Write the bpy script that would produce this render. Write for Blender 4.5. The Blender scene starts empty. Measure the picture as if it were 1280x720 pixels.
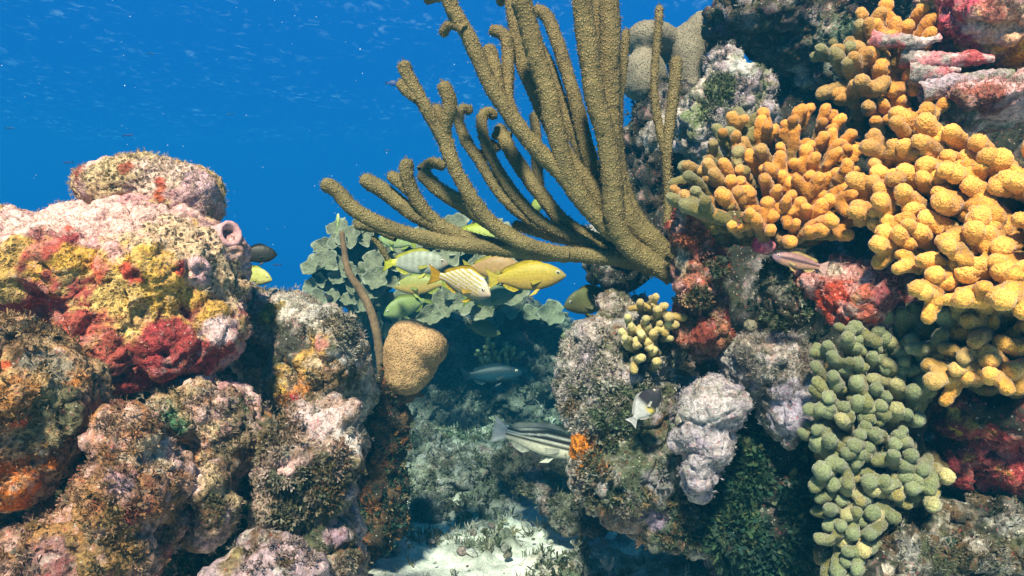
import bpy, bmesh, math, random
import numpy as np
from mathutils import Vector, Matrix, Euler

random.seed(7)
rng = np.random.default_rng(7)
SC = bpy.context.scene
COL = SC.collection
F = 914.0                     # focal length in photo pixels (1280 wide)
D2R = math.radians

# ------------------------------------------------------------------ camera
cam_d = bpy.data.cameras.new('camera')
cam_d.sensor_width = 36.0
cam_d.lens = 36.0 * F / 1280.0
cam_d.clip_start = 0.02
cam_d.clip_end = 200.0
cam = bpy.data.objects.new('camera', cam_d)
cam.location = (0, 0, 0)
cam.rotation_euler = (D2R(90), 0, 0)
COL.objects.link(cam)
SC.camera = cam

# ------------------------------------------------------------------ world: open sea water all round, brighter towards the surface
W = bpy.data.worlds.new('World')
SC.world = W
W.use_nodes = True
wn = W.node_tree.nodes
wl = W.node_tree.links
wn.clear()
w_out = wn.new('ShaderNodeOutputWorld')
w_bg = wn.new('ShaderNodeBackground')
w_tc = wn.new('ShaderNodeTexCoord')
w_sp = wn.new('ShaderNodeSeparateXYZ')
w_mr = wn.new('ShaderNodeMapRange')
w_mr.inputs['From Min'].default_value = -1
w_mr.inputs['From Max'].default_value = 1
w_cr = wn.new('ShaderNodeValToRGB')
el = w_cr.color_ramp.elements
el[0].position = 0.0
el[0].color = (0.004, 0.030, 0.07, 1)
el[1].position = 1.0
el[1].color = (0.14, 0.34, 0.46, 1)
for pos, c in ((0.46, (0.003, 0.14, 0.56, 1)), (0.52, (0.003, 0.175, 0.66, 1)), (0.62, (0.004, 0.18, 0.70, 1)), (0.7, (0.014, 0.205, 0.74, 1)), (0.8, (0.05, 0.27, 0.62, 1))):
    e = el.new(pos)
    e.color = c
wl.new(w_tc.outputs['Generated'], w_sp.inputs[0])
wl.new(w_sp.outputs['Z'], w_mr.inputs['Value'])
wl.new(w_mr.outputs[0], w_cr.inputs[0])
wl.new(w_cr.outputs[0], w_bg.inputs['Color'])
w_bg.inputs['Strength'].default_value = 0.126
wl.new(w_bg.outputs[0], w_out.inputs['Surface'])

# ------------------------------------------------------------------ sun, from behind and above the diver
sun_d = bpy.data.lights.new('sun', 'SUN')
sun_d.energy = 5.0
sun_d.angle = D2R(6.0)
sun_d.color = (1.0, 0.365, 0.25)
sun = bpy.data.objects.new('sun', sun_d)
sun.rotation_euler = (D2R(44), 0, D2R(-10))
COL.objects.link(sun)

vs = SC.view_settings
vs.view_transform = 'Standard'
vs.look = 'None'
vs.exposure = 2.65
vs.gamma = 1.0
SC.cycles.max_bounces = 6
SC.cycles.diffuse_bounces = 2
SC.cycles.glossy_bounces = 2
SC.cycles.transparent_max_bounces = 12
SC.cycles.use_denoising = True
SC.cycles.use_adaptive_sampling = False

# ================================================================== helpers
def P(px, py, Y):
    """photo pixel at distance Y in front of the camera -> point"""
    return np.array([(px - 640.0) / F * Y, Y, -(py - 360.0) / F * Y])

_G = rng.normal(size=(256, 3)); _G /= np.linalg.norm(_G, axis=1)[:, None]
_H = rng.random(4096)
def _hash(i, j, k):
    h = (i.astype(np.int64) * 374761393 + j.astype(np.int64) * 668265263 + k.astype(np.int64) * 2147483647 + 101) & 0xffffffff
    h = ((h ^ (h >> 13)) * 1274126177) & 0xffffffff
    return (h ^ (h >> 16)) & 0xffffffff

def perlin(p):
    p = np.asarray(p, float)
    i = np.floor(p).astype(np.int64)
    f = p - i
    u = f * f * f * (f * (f * 6 - 15) + 10)
    out = np.zeros(len(p))
    for dx in (0, 1):
        for dy in (0, 1):
            for dz in (0, 1):
                g = _G[_hash(i[:, 0] + dx, i[:, 1] + dy, i[:, 2] + dz) & 255]
                d = g[:, 0] * (f[:, 0] - dx) + g[:, 1] * (f[:, 1] - dy) + g[:, 2] * (f[:, 2] - dz)
                w = (u[:, 0] if dx else 1 - u[:, 0]) * (u[:, 1] if dy else 1 - u[:, 1]) * (u[:, 2] if dz else 1 - u[:, 2])
                out += w * d
    return out * 1.5

def fbm(p, freq, octv=4, gain=0.5, seed=0.0):
    p = np.asarray(p, float)
    out = np.zeros(len(p)); a = 1.0; f = freq
    for o in range(octv):
        out += a * perlin(p * f + (seed + 17.3 * o))
        a *= gain; f *= 2.03
    return out

def ridged(p, freq, octv=3, seed=0.0):
    p = np.asarray(p, float)
    out = np.zeros(len(p)); a = 1.0; f = freq
    for o in range(octv):
        out += a * (1 - 2 * np.abs(perlin(p * f + (seed + 31.7 * o))))
        a *= 0.5; f *= 2.1
    return out

def worley(p, freq, seed=0):
    """distance to the nearest cell point, in cells"""
    q = np.asarray(p, float) * freq
    i = np.floor(q).astype(np.int64)
    best = np.full(len(q), 9.0)
    for dx in (-1, 0, 1):
        for dy in (-1, 0, 1):
            for dz in (-1, 0, 1):
                c = i + np.array([dx, dy, dz])
                h = _hash(c[:, 0] + seed, c[:, 1], c[:, 2])
                r = np.stack([_H[h & 4095], _H[(h >> 8) & 4095], _H[(h >> 16) & 4095]], 1)
                d = np.linalg.norm(c + r - q, axis=1)
                best = np.minimum(best, d)
    return best

def smooth01(x):
    x = np.clip(x, 0, 1)
    return x * x * (3 - 2 * x)

def make_mesh(name, V, faces, cols=None, smooth=True):
    """faces: an (n,3) or (n,4) array, or a list of such arrays"""
    if isinstance(faces, np.ndarray):
        faces = [faces]
    me = bpy.data.meshes.new(name)
    V = np.ascontiguousarray(V, dtype=np.float32)
    me.vertices.add(len(V))
    me.vertices.foreach_set('co', V.ravel())
    li = np.concatenate([f.ravel() for f in faces]).astype(np.int32)
    tot = np.concatenate([np.full(len(f), f.shape[1], np.int32) for f in faces])
    st = np.concatenate([[0], np.cumsum(tot)[:-1]]).astype(np.int32)
    me.loops.add(len(li))
    me.loops.foreach_set('vertex_index', li)
    me.polygons.add(len(tot))
    me.polygons.foreach_set('loop_start', st)
    me.polygons.foreach_set('loop_total', tot)
    me.update(calc_edges=True)
    me.polygons.foreach_set('use_smooth', np.full(len(tot), smooth, dtype=bool))
    if cols is not None:
        set_cols(me, cols)
    me.validate()
    return me

def set_cols(me, cols):
    a = me.color_attributes.get('Col') or me.color_attributes.new('Col', 'FLOAT_COLOR', 'POINT')
    c = np.ones((len(me.vertices), 4), np.float32)
    c[:, :cols.shape[1]] = cols
    a.data.foreach_set('color', c.ravel())

def obj(name, me, mat=None, parent=None, loc=None):
    o = bpy.data.objects.new(name, me)
    COL.objects.link(o)
    if mat is not None and me is not None and len(me.materials) == 0:
        me.materials.append(mat)
    if parent is not None:
        o.parent = parent
    if loc is not None:
        o.location = loc
    return o

def tag(o, label, cat, group=None):
    o['label'] = label; o['category'] = cat
    if group: o['group'] = group
    return o

def thing(name, label, cat, loc=(0, 0, 0), group=None):
    o = bpy.data.objects.new(name, None)
    o.empty_display_size = 0.05
    COL.objects.link(o)
    o.location = loc
    return tag(o, label, cat, group)

# ================================================================== materials
class NT:
    def __init__(self, name):
        self.m = bpy.data.materials.new(name)
        self.m.use_nodes = True
        self.t = self.m.node_tree
        self.t.nodes.clear()
        self.out = self.n('ShaderNodeOutputMaterial')
    def n(self, kind, **kw):
        nd = self.t.nodes.new(kind)
        for k, v in kw.items():
            if k in nd.inputs:
                nd.inputs[k].default_value = v
            else:
                setattr(nd, k, v)
        return nd
    def l(self, a, b):
        self.t.links.new(a, b)
    def mix(self, mode, fac, a, b):
        nd = self.t.nodes.new('ShaderNodeMix')
        nd.data_type = 'RGBA'; nd.blend_type = mode
        for i, v in ((0, fac), (6, a), (7, b)):
            if hasattr(v, 'links'):
                self.l(v, nd.inputs[i])
            elif i == 0:
                nd.inputs[i].default_value = v
            else:
                nd.inputs[i].default_value = (*v, 1)
        return nd.outputs[2]
    def math(self, op, a, b=0.0, c=None):
        nd = self.t.nodes.new('ShaderNodeMath')
        nd.operation = op
        for i, v in enumerate((a, b) if c is None else (a, b, c)):
            if hasattr(v, 'links'): self.l(v, nd.inputs[i])
            else: nd.inputs[i].default_value = v
        return nd.outputs[0]
    def ramp(self, fac, stops):
        nd = self.t.nodes.new('ShaderNodeValToRGB')
        e = nd.color_ramp.elements
        while len(e) < len(stops): e.new(0.5)
        for k, (p, c) in enumerate(stops):
            e[k].position = p
            e[k].color = (c, c, c, 1) if isinstance(c, (int, float)) else (*c, 1)
        self.l(fac, nd.inputs[0])
        return nd.outputs[0]

def mat_reef():
    """rock crusted with sponge, coralline algae and turf; colour from the mesh, alpha = how porous the crust is"""
    t = NT('reef_crust')
    b = t.n('ShaderNodeBsdfPrincipled', Roughness=0.8)
    b.inputs['Specular IOR Level'].default_value = 0.25
    at = t.n('ShaderNodeAttribute', attribute_name='Col')
    tc = t.n('ShaderNodeTexCoord')
    n1 = t.n('ShaderNodeTexNoise', Scale=150.0, Detail=5.0, Roughness=0.7)
    n2 = t.n('ShaderNodeTexNoise', Scale=520.0, Detail=3.0, Roughness=0.7)
    n3 = t.n('ShaderNodeTexNoise', Scale=46.0, Detail=4.0, Roughness=0.65)
    for n in (n1, n2, n3): t.l(tc.outputs['Object'], n.inputs['Vector'])
    warp = t.n('ShaderNodeVectorMath', operation='MULTIPLY_ADD')
    t.l(n3.outputs['Color'], warp.inputs[0]); warp.inputs[1].default_value = (0.012,) * 3
    t.l(tc.outputs['Object'], warp.inputs[2])
    v = t.n('ShaderNodeTexVoronoi', Scale=165.0)
    t.l(warp.outputs[0], v.inputs['Vector'])
    pore = t.ramp(v.outputs['Distance'], [(0.30, 1.0), (0.50, 0.0)])
    # pore size varies
    pv = t.math('MULTIPLY', pore, t.ramp(n3.outputs['Fac'], [(0.36, 0.2), (0.52, 1.0)]))
    pa = t.math('MULTIPLY', pv, at.outputs['Alpha'])
    c = t.mix('MULTIPLY', 1.0, at.outputs['Color'], t.ramp(n1.outputs['Fac'], [(0.3, 0.34), (0.5, 0.98), (0.7, 1.6)]))
    c = t.mix('MULTIPLY', 0.8, c, t.ramp(n2.outputs['Fac'], [(0.3, 0.5), (0.7, 1.45)]))
    # scattered specks of pale sand grains and coralline red
    v2 = t.n('ShaderNodeTexVoronoi', Scale=260.0)
    t.l(tc.outputs['Object'], v2.inputs['Vector'])
    sep = t.n('ShaderNodeSeparateColor'); t.l(v2.outputs['Color'], sep.inputs[0])
    sp1 = t.math('MULTIPLY', t.math('GREATER_THAN', sep.outputs[0], 0.9), t.math('LESS_THAN', v2.outputs['Distance'], 0.32))
    sp2 = t.math('MULTIPLY', t.math('GREATER_THAN', sep.outputs[1], 0.93), t.math('LESS_THAN', v2.outputs['Distance'], 0.4))
    c = t.mix('MIX', t.math('MULTIPLY', sp1, 0.6), c, (0.62, 0.58, 0.5))
    c = t.mix('MIX', t.math('MULTIPLY', sp2, 0.55), c, (0.34, 0.05, 0.05))
    c = t.mix('MIX', t.math('MULTIPLY', pa, 0.9), c, (0.035, 0.022, 0.012))
    t.l(c, b.inputs['Base Color'])
    h = t.math('ADD', t.math('MULTIPLY', n1.outputs['Fac'], 1.0), t.math('MULTIPLY', n2.outputs['Fac'], 0.45))
    h = t.math('SUBTRACT', h, t.math('MULTIPLY', pa, 0.8))
    bp = t.n('ShaderNodeBump', Strength=0.9, Distance=0.006)
    t.l(h, bp.inputs['Height']); t.l(bp.outputs[0], b.inputs['Normal'])
    t.l(b.outputs[0], t.out.inputs[0])
    return t.m

def mat_col(name, rough=0.6, spec=0.3, noise=0.35, nscale=220.0, bump=0.3, trans=0.0, bdist=0.002):
    t = NT(name)
    b = t.n('ShaderNodeBsdfPrincipled', Roughness=rough)
    b.inputs['Specular IOR Level'].default_value = spec
    at = t.n('ShaderNodeAttribute', attribute_name='Col')
    tc = t.n('ShaderNodeTexCoord')
    n1 = t.n('ShaderNodeTexNoise', Scale=nscale, Detail=4.0, Roughness=0.65)
    t.l(tc.outputs['Object'], n1.inputs['Vector'])
    c = t.mix('MULTIPLY', 1.0, at.outputs['Color'], t.ramp(n1.outputs['Fac'], [(0.3, 1 - noise), (0.7, 1 + noise)]))
    t.l(c, b.inputs['Base Color'])
    bp = t.n('ShaderNodeBump', Strength=bump, Distance=bdist)
    t.l(n1.outputs['Fac'], bp.inputs['Height']); t.l(bp.outputs[0], b.inputs['Normal'])
    if trans > 0:
        tr = t.n('ShaderNodeBsdfTranslucent')
        t.l(c, tr.inputs['Color'])
        mx = t.n('ShaderNodeMixShader', Fac=trans)
        t.l(b.outputs[0], mx.inputs[1]); t.l(tr.outputs[0], mx.inputs[2])
        t.l(mx.outputs[0], t.out.inputs[0])
    else:
        t.l(b.outputs[0], t.out.inputs[0])
    return t.m

def mat_polyps(name, c_lo, c_hi, scale, dot=(0.08, 0.4), invert=False, use_col=False, bdist=0.003, bstr=0.8):
    """surface studded with small polyps (light dots) or corallites (dark dots)"""
    t = NT(name)
    b = t.n('ShaderNodeBsdfPrincipled', Roughness=0.75)
    b.inputs['Specular IOR Level'].default_value = 0.25
    tc = t.n('ShaderNodeTexCoord')
    v = t.n('ShaderNodeTexVoronoi', Scale=scale)
    t.l(tc.outputs['Object'], v.inputs['Vector'])
    n1 = t.n('ShaderNodeTexNoise', Scale=scale * 0.09, Detail=4.0, Roughness=0.6)
    n2 = t.n('ShaderNodeTexNoise', Scale=scale * 1.6, Detail=2.0)
    t.l(tc.outputs['Object'], n1.inputs['Vector']); t.l(tc.outputs['Object'], n2.inputs['Vector'])
    d = t.ramp(v.outputs['Distance'], [(dot[0], 1.0), (dot[1], 0.0)])
    if use_col:
        at = t.n('ShaderNodeAttribute', attribute_name='Col')
        lo = t.mix('MULTIPLY', 1.0, at.outputs['Color'], c_lo)
        hi = t.mix('MULTIPLY', 1.0, at.outputs['Color'], c_hi)
        c = t.mix('MIX', d, lo, hi)
    else:
        c = t.mix('MIX', d, c_lo, c_hi)
    c = t.mix('MULTIPLY', 1.0, c, t.ramp(n1.outputs['Fac'], [(0.3, 0.68), (0.7, 1.3)]))
    c = t.mix('MULTIPLY', 0.7, c, t.ramp(n2.outputs['Fac'], [(0.3, 0.7), (0.7, 1.3)]))
    t.l(c, b.inputs['Base Color'])
    bp = t.n('ShaderNodeBump', Strength=bstr, Distance=bdist)
    if invert:
        bp.invert = True
    t.l(t.math('ADD', d, t.math('MULTIPLY', n2.outputs['Fac'], 0.4)), bp.inputs['Height'])
    t.l(bp.outputs[0], b.inputs['Normal'])
    t.l(b.outputs[0], t.out.inputs[0])
    return t.m

def mat_finger():
    """finger coral: olive stem, coloured towards the tip (object colour), a fuzz of pale polyps"""
    t = NT('finger_coral_tissue')
    b = t.n('ShaderNodeBsdfPrincipled', Roughness=0.7)
    b.inputs['Specular IOR Level'].default_value = 0.2
    b.inputs['Sheen Weight'].default_value = 0.35
    b.inputs['Sheen Roughness'].default_value = 0.4
    oi = t.n('ShaderNodeObjectInfo')
    at = t.n('ShaderNodeAttribute', attribute_name='Col')     # red channel: 0 at the stem, 1 at the tip
    sep = t.n('ShaderNodeSeparateColor'); t.l(at.outputs['Color'], sep.inputs[0])
    tc = t.n('ShaderNodeTexCoord')
    v = t.n('ShaderNodeTexVoronoi', Scale=520.0)
    t.l(tc.outputs['Object'], v.inputs['Vector'])
    n1 = t.n('ShaderNodeTexNoise', Scale=90.0, Detail=3.0)
    n2 = t.n('ShaderNodeTexNoise', Scale=520.0, Detail=3.0)
    t.l(tc.outputs['Object'], n1.inputs['Vector']); t.l(tc.outputs['Object'], n2.inputs['Vector'])
    stem = t.mix('MIX', 0.6, t.mix('MULTIPLY', 1.0, oi.outputs['Color'], (0.5, 0.5, 0.5)), (0.15, 0.135, 0.035))
    grad = t.math('ADD', sep.outputs[0], t.math('MULTIPLY', t.math('SUBTRACT', n1.outputs['Fac'], 0.5), 0.7))
    f = t.ramp(grad, [(0.35, 0.0), (0.85, 1.0)])
    c = t.mix('MIX', f, stem, oi.outputs['Color'])
    tipf = t.ramp(grad, [(0.68, 0.0), (1.0, 1.0)])
    pale = t.mix('MULTIPLY', 1.0, oi.outputs['Color'], (1.35, 1.6, 2.6))
    c = t.mix('MIX', t.math('MULTIPLY', tipf, 0.85), c, pale)  # pale tissue at the tip, with lit highlight painted in
    dots = t.ramp(v.outputs['Distance'], [(0.1, 1.0), (0.45, 0.0)])
    c = t.mix('MIX', t.math('MULTIPLY', dots, 0.35), c, pale)
    c = t.mix('MULTIPLY', 1.0, c, t.ramp(n2.outputs['Fac'], [(0.3, 0.66), (0.7, 1.28)]))
    rnd = t.math('MULTIPLY_ADD', oi.outputs['Random'], 0.35, 0.82)
    cc = t.n('ShaderNodeCombineColor')
    for k in range(3): t.l(rnd, cc.inputs[k])
    c = t.mix('MULTIPLY', 1.0, c, cc.outputs[0])
    t.l(c, b.inputs['Base Color'])
    bp = t.n('ShaderNodeBump', Strength=0.75, Distance=0.0014)
    t.l(t.math('ADD', dots, n2.outputs['Fac']), bp.inputs['Height'])
    t.l(bp.outputs[0], b.inputs['Normal'])
    t.l(b.outputs[0], t.out.inputs[0])
    return t.m

def mat_sand():
    t = NT('reef_sand')
    b = t.n('ShaderNodeBsdfPrincipled', Roughness=0.9)
    b.inputs['Specular IOR Level'].default_value = 0.15
    at = t.n('ShaderNodeAttribute', attribute_name='Col')
    tc = t.n('ShaderNodeTexCoord')
    n1 = t.n('ShaderNodeTexNoise', Scale=38.0, Detail=6.0, Roughness=0.7)
    n2 = t.n('ShaderNodeTexNoise', Scale=330.0, Detail=3.0, Roughness=0.7)
    for n in (n1, n2): t.l(tc.outputs['Object'], n.inputs['Vector'])
    c = t.mix('MULTIPLY', 1.0, at.outputs['Color'], t.ramp(n1.outputs['Fac'], [(0.3, 0.6), (0.7, 1.3)]))
    c = t.mix('MULTIPLY', 1.0, c, t.ramp(n2.outputs['Fac'], [(0.3, 0.65), (0.7, 1.3)]))
    t.l(c, b.inputs['Base Color'])
    bp = t.n('ShaderNodeBump', Strength=0.8, Distance=0.008)
    t.l(t.math('ADD', n1.outputs['Fac'], t.math('MULTIPLY', n2.outputs['Fac'], 0.4)), bp.inputs['Height'])
    t.l(bp.outputs[0], b.inputs['Normal'])
    t.l(b.outputs[0], t.out.inputs[0])
    return t.m

def mat_plain(name, col, rough=0.5, spec=0.5):
    t = NT(name)
    b = t.n('ShaderNodeBsdfPrincipled', Roughness=rough)
    b.inputs['Specular IOR Level'].default_value = spec
    tc = t.n('ShaderNodeTexCoord')
    n1 = t.n('ShaderNodeTexNoise', Scale=300.0, Detail=2.0)
    t.l(tc.outputs['Object'], n1.inputs['Vector'])
    c = t.mix('MULTIPLY', 1.0, col, t.ramp(n1.outputs['Fac'], [(0.3, 0.85), (0.7, 1.15)]))
    t.l(c, b.inputs['Base Color'])
    t.l(b.outputs[0], t.out.inputs[0])
    return t.m

M_REEF = mat_reef()
M_ALGA = mat_col('algae_blades', rough=0.6, spec=0.25, noise=0.3, nscale=160, bump=0.2, trans=0.25)
M_FINGER = mat_finger()
M_SAND = mat_sand()
M_ROD = mat_polyps('sea_rod_polyps', (0.13, 0.112, 0.045), (0.31, 0.262, 0.118), 260.0, dot=(0.12, 0.46), bdist=0.003)
M_STAR = mat_polyps('star_coral_corallites', (0.40, 0.255, 0.125), (0.24, 0.145, 0.065), 330.0, dot=(0.12, 0.5), invert=True, bdist=0.002, use_col=False)
M_STARG = mat_polyps('grey_star_coral', (0.18, 0.17, 0.12), (0.11, 0.10, 0.07), 260.0, dot=(0.1, 0.42), invert=True, bdist=0.003)
M_PLATE = mat_col('plate_coral_tissue', rough=0.7, spec=0.25, noise=0.28, nscale=7, bump=0.6, bdist=0.02)
M_FISH = mat_col('fish_skin', rough=0.5, spec=0.3, noise=0.22, nscale=190, bump=0.25)
M_FIN = mat_col('fin_membrane', rough=0.5, spec=0.35, noise=0.15, nscale=200, bump=0.1, trans=0.35)
M_EYE = mat_plain('fish_eye_iris', (0.62, 0.55, 0.42), 0.25, 0.6)
M_PUPIL = mat_plain('fish_pupil', (0.006, 0.006, 0.008), 0.12, 0.6)
M_TUBE = mat_col('tube_sponge_skin', rough=0.75, spec=0.2, noise=0.3, nscale=240, bump=0.6, bdist=0.003)
M_SNOW = mat_plain('marine_snow_flecks', (0.75, 0.8, 0.8), 0.8, 0.1)

# ================================================================== rocks
def ico(sub):
    bm = bmesh.new()
    bmesh.ops.create_icosphere(bm, subdivisions=sub, radius=1.0)
    V = np.array([v.co[:] for v in bm.verts]); Fc = np.array([[v.index for v in f.verts] for f in bm.faces])
    bm.free()
    return V, Fc
ICO = {s: ico(s) for s in (1, 2, 3, 4)}

def remesh(Vs, Fs, voxel, smooth_it=5, keep_smooth=0.5):
    me = make_mesh('temp', np.concatenate(Vs), np.concatenate(Fs))
    o = bpy.data.objects.new('temp', me); COL.objects.link(o)
    r = o.modifiers.new('r', 'REMESH'); r.mode = 'VOXEL'; r.voxel_size = voxel
    s = o.modifiers.new('s', 'SMOOTH'); s.factor = keep_smooth; s.iterations = smooth_it
    dg = bpy.context.evaluated_depsgraph_get()
    ev = o.evaluated_get(dg)
    m2 = ev.to_mesh()
    V = np.empty(len(m2.vertices) * 3, np.float32); m2.vertices.foreach_get('co', V)
    nl = len(m2.loops)
    L = np.empty(nl, np.int32); m2.loops.foreach_get('vertex_index', L)
    tot = np.empty(len(m2.polygons), np.int32); m2.polygons.foreach_get('loop_total', tot)
    V = V.reshape(-1, 3).astype(float)
    assert (tot == 4).all()
    Q = L.reshape(-1, 4).copy()
    ev.to_mesh_clear()
    bpy.data.objects.remove(o); bpy.data.meshes.remove(me)
    return V, Q

def normals(V, Q):
    a = V[Q[:, 2]] - V[Q[:, 0]]
    b = V[Q[:, 3]] - V[Q[:, 1]] if Q.shape[1] == 4 else V[Q[:, 1]] - V[Q[:, 0]]
    n = np.cross(a, b) if Q.shape[1] == 4 else -np.cross(a, b)
    N = np.zeros_like(V)
    for k in range(Q.shape[1]):
        for c in range(3):
            N[:, c] += np.bincount(Q[:, k], weights=n[:, c], minlength=len(V))
    N /= np.linalg.norm(N, axis=1)[:, None] + 1e-12
    return N

def surf_point(V, N, px, py):
    """point of the surface that shows at a photo pixel"""
    qx = V[:, 0] / V[:, 1] * F + 640; qy = 360 - V[:, 2] / V[:, 1] * F
    d = np.hypot(qx - px, qy - py)
    k = np.where(d < max(8.0, d.min() + 4))[0]
    return V[k[np.argmin(V[k, 1])]]

def lobe(px, py, rx, rz, Y, ry=None, rough=0.16, seed=0.0, sub=3):
    v, f = ICO[sub]
    c = P(px, py, Y)
    s = Y / F
    if ry is None: ry = 0.8 * 0.5 * (rx + rz) * s
    r = np.array([rx * s, ry, rz * s])
    p = c + v * r
    R = r.min()
    p = p + v * (fbm(p + seed, 0.8 / R, 2)[:, None] * rough * R)
    return p, f

def rock_geo(lobes, voxel=0.005, lump=0.012, mid=0.006, fine=0.003, rough=0.16, seed=0.0, smooth_it=4, lumpf=9.0):
    Vs, Fs, k = [], [], 0
    for a in lobes:
        p, f = lobe(*a, rough=rough, seed=seed)
        Vs.append(p); Fs.append(f + k); k += len(p)
    V, Q = remesh(Vs, Fs, voxel, smooth_it)
    N = normals(V, Q)
    s = seed
    wv = np.stack([fbm(V, 17, 2, seed=s + 11 * k) for k in (1, 2, 3)], 1)
    V = V + N * (lump * fbm(V, lumpf, 3, seed=s))[:, None] + wv * (lump * 0.55)
    N = normals(V, Q)
    cr = 1 - np.abs(perlin(V * 13 + s)) * 5.0
    cr2 = 1 - np.abs(perlin(V * 29 + s + 3)) * 5.0
    V = V - N * (lump * (0.75 * smooth01(cr) + 0.4 * smooth01(cr2)))[:, None]
    N = normals(V, Q)
    d = mid * fbm(V, 32, 3, seed=s + 5) + mid * 0.6 * (0.55 - np.clip(worley(V, 42, int(s)), 0, 1))
    V = V + N * d[:, None]
    N = normals(V, Q)
    w = smooth01(0.5 + 1.6 * fbm(V, 14, 2, seed=s + 70))
    d = fine * (0.35 + w) * (0.55 * ridged(V, 95, 2, seed=s + 9) + rng.normal(0, 0.22, len(V)))
    V = V + N * d[:, None]
    return V, Q

def palette(V, N, cols, freq=14.0, seed=0.0, sharp=7.0):
    """patchwork of encrusting colours: soft-max over a noise field for each colour"""
    cols = np.array(cols, float)                       # r g b pore weight
    f = np.stack([fbm(V, freq, 4, 0.6, seed=seed + 40.1 * k) + cols[k, 4] for k in range(len(cols))], 1)
    w = np.exp(sharp * 1.8 * f); w /= w.sum(1)[:, None]
    return w @ cols[:, :4]

def patch(C, V, N, px, py, r, col, Y, hard=3.0, warp=0.7, seed=0.0, freq=22.0, mix=1.0):
    c = surf_point(V, N, px, py)
    rm = r * c[1] / F
    d = np.linalg.norm(V - c, axis=1) / rm
    near = d < 2.4
    w = np.zeros(len(V))
    w[near] = smooth01(0.5 + hard * (1 - d[near] + warp * fbm(V[near], freq, 4, 0.6, seed=seed + px * 0.13)))
    w = (w * mix)[:, None]
    c4 = np.array(list(col) + [0.2] * (4 - len(col)))
    return C * (1 - w) + w * c4

def dent(V, N, px, py, r, depth):
    c = surf_point(V, N, px, py)
    rm = r * c[1] / F
    d = np.linalg.norm(V - c, axis=1) / rm
    return V - N * (depth * np.exp(-d ** 4))[:, None]

# ------------------------------------------------------------------ algae tufts
def ribbon(seed, n_fork=3, seg=0.33, w=0.10, spread=0.7, flat=True):
    r = np.random.default_rng(seed)
    V, T = [], []
    def strip(p, d, side, depth, wid):
        L = seg * r.uniform(0.75, 1.2)
        q = p + d * L
        side2 = side + r.normal(0, 0.25, 3); side2 /= np.linalg.norm(side2)
        k = len(V)
        V.extend([p - side * wid, p + side * wid, q + side2 * wid * 1.15, q - side2 * wid * 1.15])
        T.extend([(k, k + 1, k + 2), (k, k + 2, k + 3)])
        if depth == 0:
            V.append(q + d * wid * 1.4); T.append((k + 3, k + 2, k + 4))
            return
        for sgn in (-1, 1):
            d2 = d + sgn * side2 * spread * r.uniform(0.5, 1.2) + r.normal(0, 0.22, 3)
            d2 /= np.linalg.norm(d2)
            s2 = np.cross(d2, r.normal(0, 1, 3) * 0.7 + np.cross(side2, d2)); s2 /= np.linalg.norm(s2)
            strip(q, d2, s2, depth - 1, wid * 0.92)
    for a in range(2):
        th = r.uniform(0, 6.28)
        d = np.array([math.cos(th) * 0.5, math.sin(th) * 0.5, 1.0]); d /= np.linalg.norm(d)
        s = np.array([-math.sin(th), math.cos(th), 0.0])
        strip(np.zeros(3), d, s, n_fork - 1, w)
    return np.array(V), np.array(T)

def leafy(seed, n=7):
    r = np.random.default_rng(seed)
    V, T = [], []
    for a in range(n):
        d = np.array([r.normal(0, .7), r.normal(0, .7), r.uniform(.3, 1)]); d /= np.linalg.norm(d)
        s = np.cross(d, r.normal(0, 1, 3)); s /= np.linalg.norm(s)
        p = d * r.uniform(0.1, 0.6); L = r.uniform(.35, .6); wd = L * r.uniform(.32, .5)
        nrm = np.cross(d, s)
        k = len(V)
        V.extend([p, p + d * L * .35 + s * wd, p + d * L * .8 + s * wd * .8 + nrm * .05, p + d * L + nrm * .1,
                  p + d * L * .8 - s * wd * .8 + nrm * .05, p + d * L * .35 - s * wd])
        T.extend([(k, k + 1, k + 5), (k + 1, k + 2, k + 5), (k + 2, k + 4, k + 5), (k + 2, k + 3, k + 4)])
    return np.array(V), np.array(T)

def fuzz(seed, n=5):
    r = np.random.default_rng(seed)
    V, T = [], []
    for a in range(n):
        d = np.array([r.normal(0, .6), r.normal(0, .6), r.uniform(.5, 1)]); d /= np.linalg.norm(d)
        s = np.cross(d, r.normal(0, 1, 3)); s /= np.linalg.norm(s)
        p = np.array([r.normal(0, .15), r.normal(0, .15), -0.05]); L = r.uniform(.6, 1.0); b = s * .05
        m = p + d * L * .6 + r.normal(0, .08, 3)
        k = len(V)
        V.extend([p - b, p + b, m + b, m - b, p + d * L + r.normal(0, .12, 3)])
        T.extend([(k, k + 1, k + 2), (k, k + 2, k + 3), (k + 3, k + 2, k + 4)])
    return np.array(V), np.array(T)

TUFT = {'ribbon': [ribbon(s) for s in range(8)], 'leafy': [leafy(s) for s in range(8)], 'fuzz': [fuzz(s) for s in range(8)]}

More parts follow.
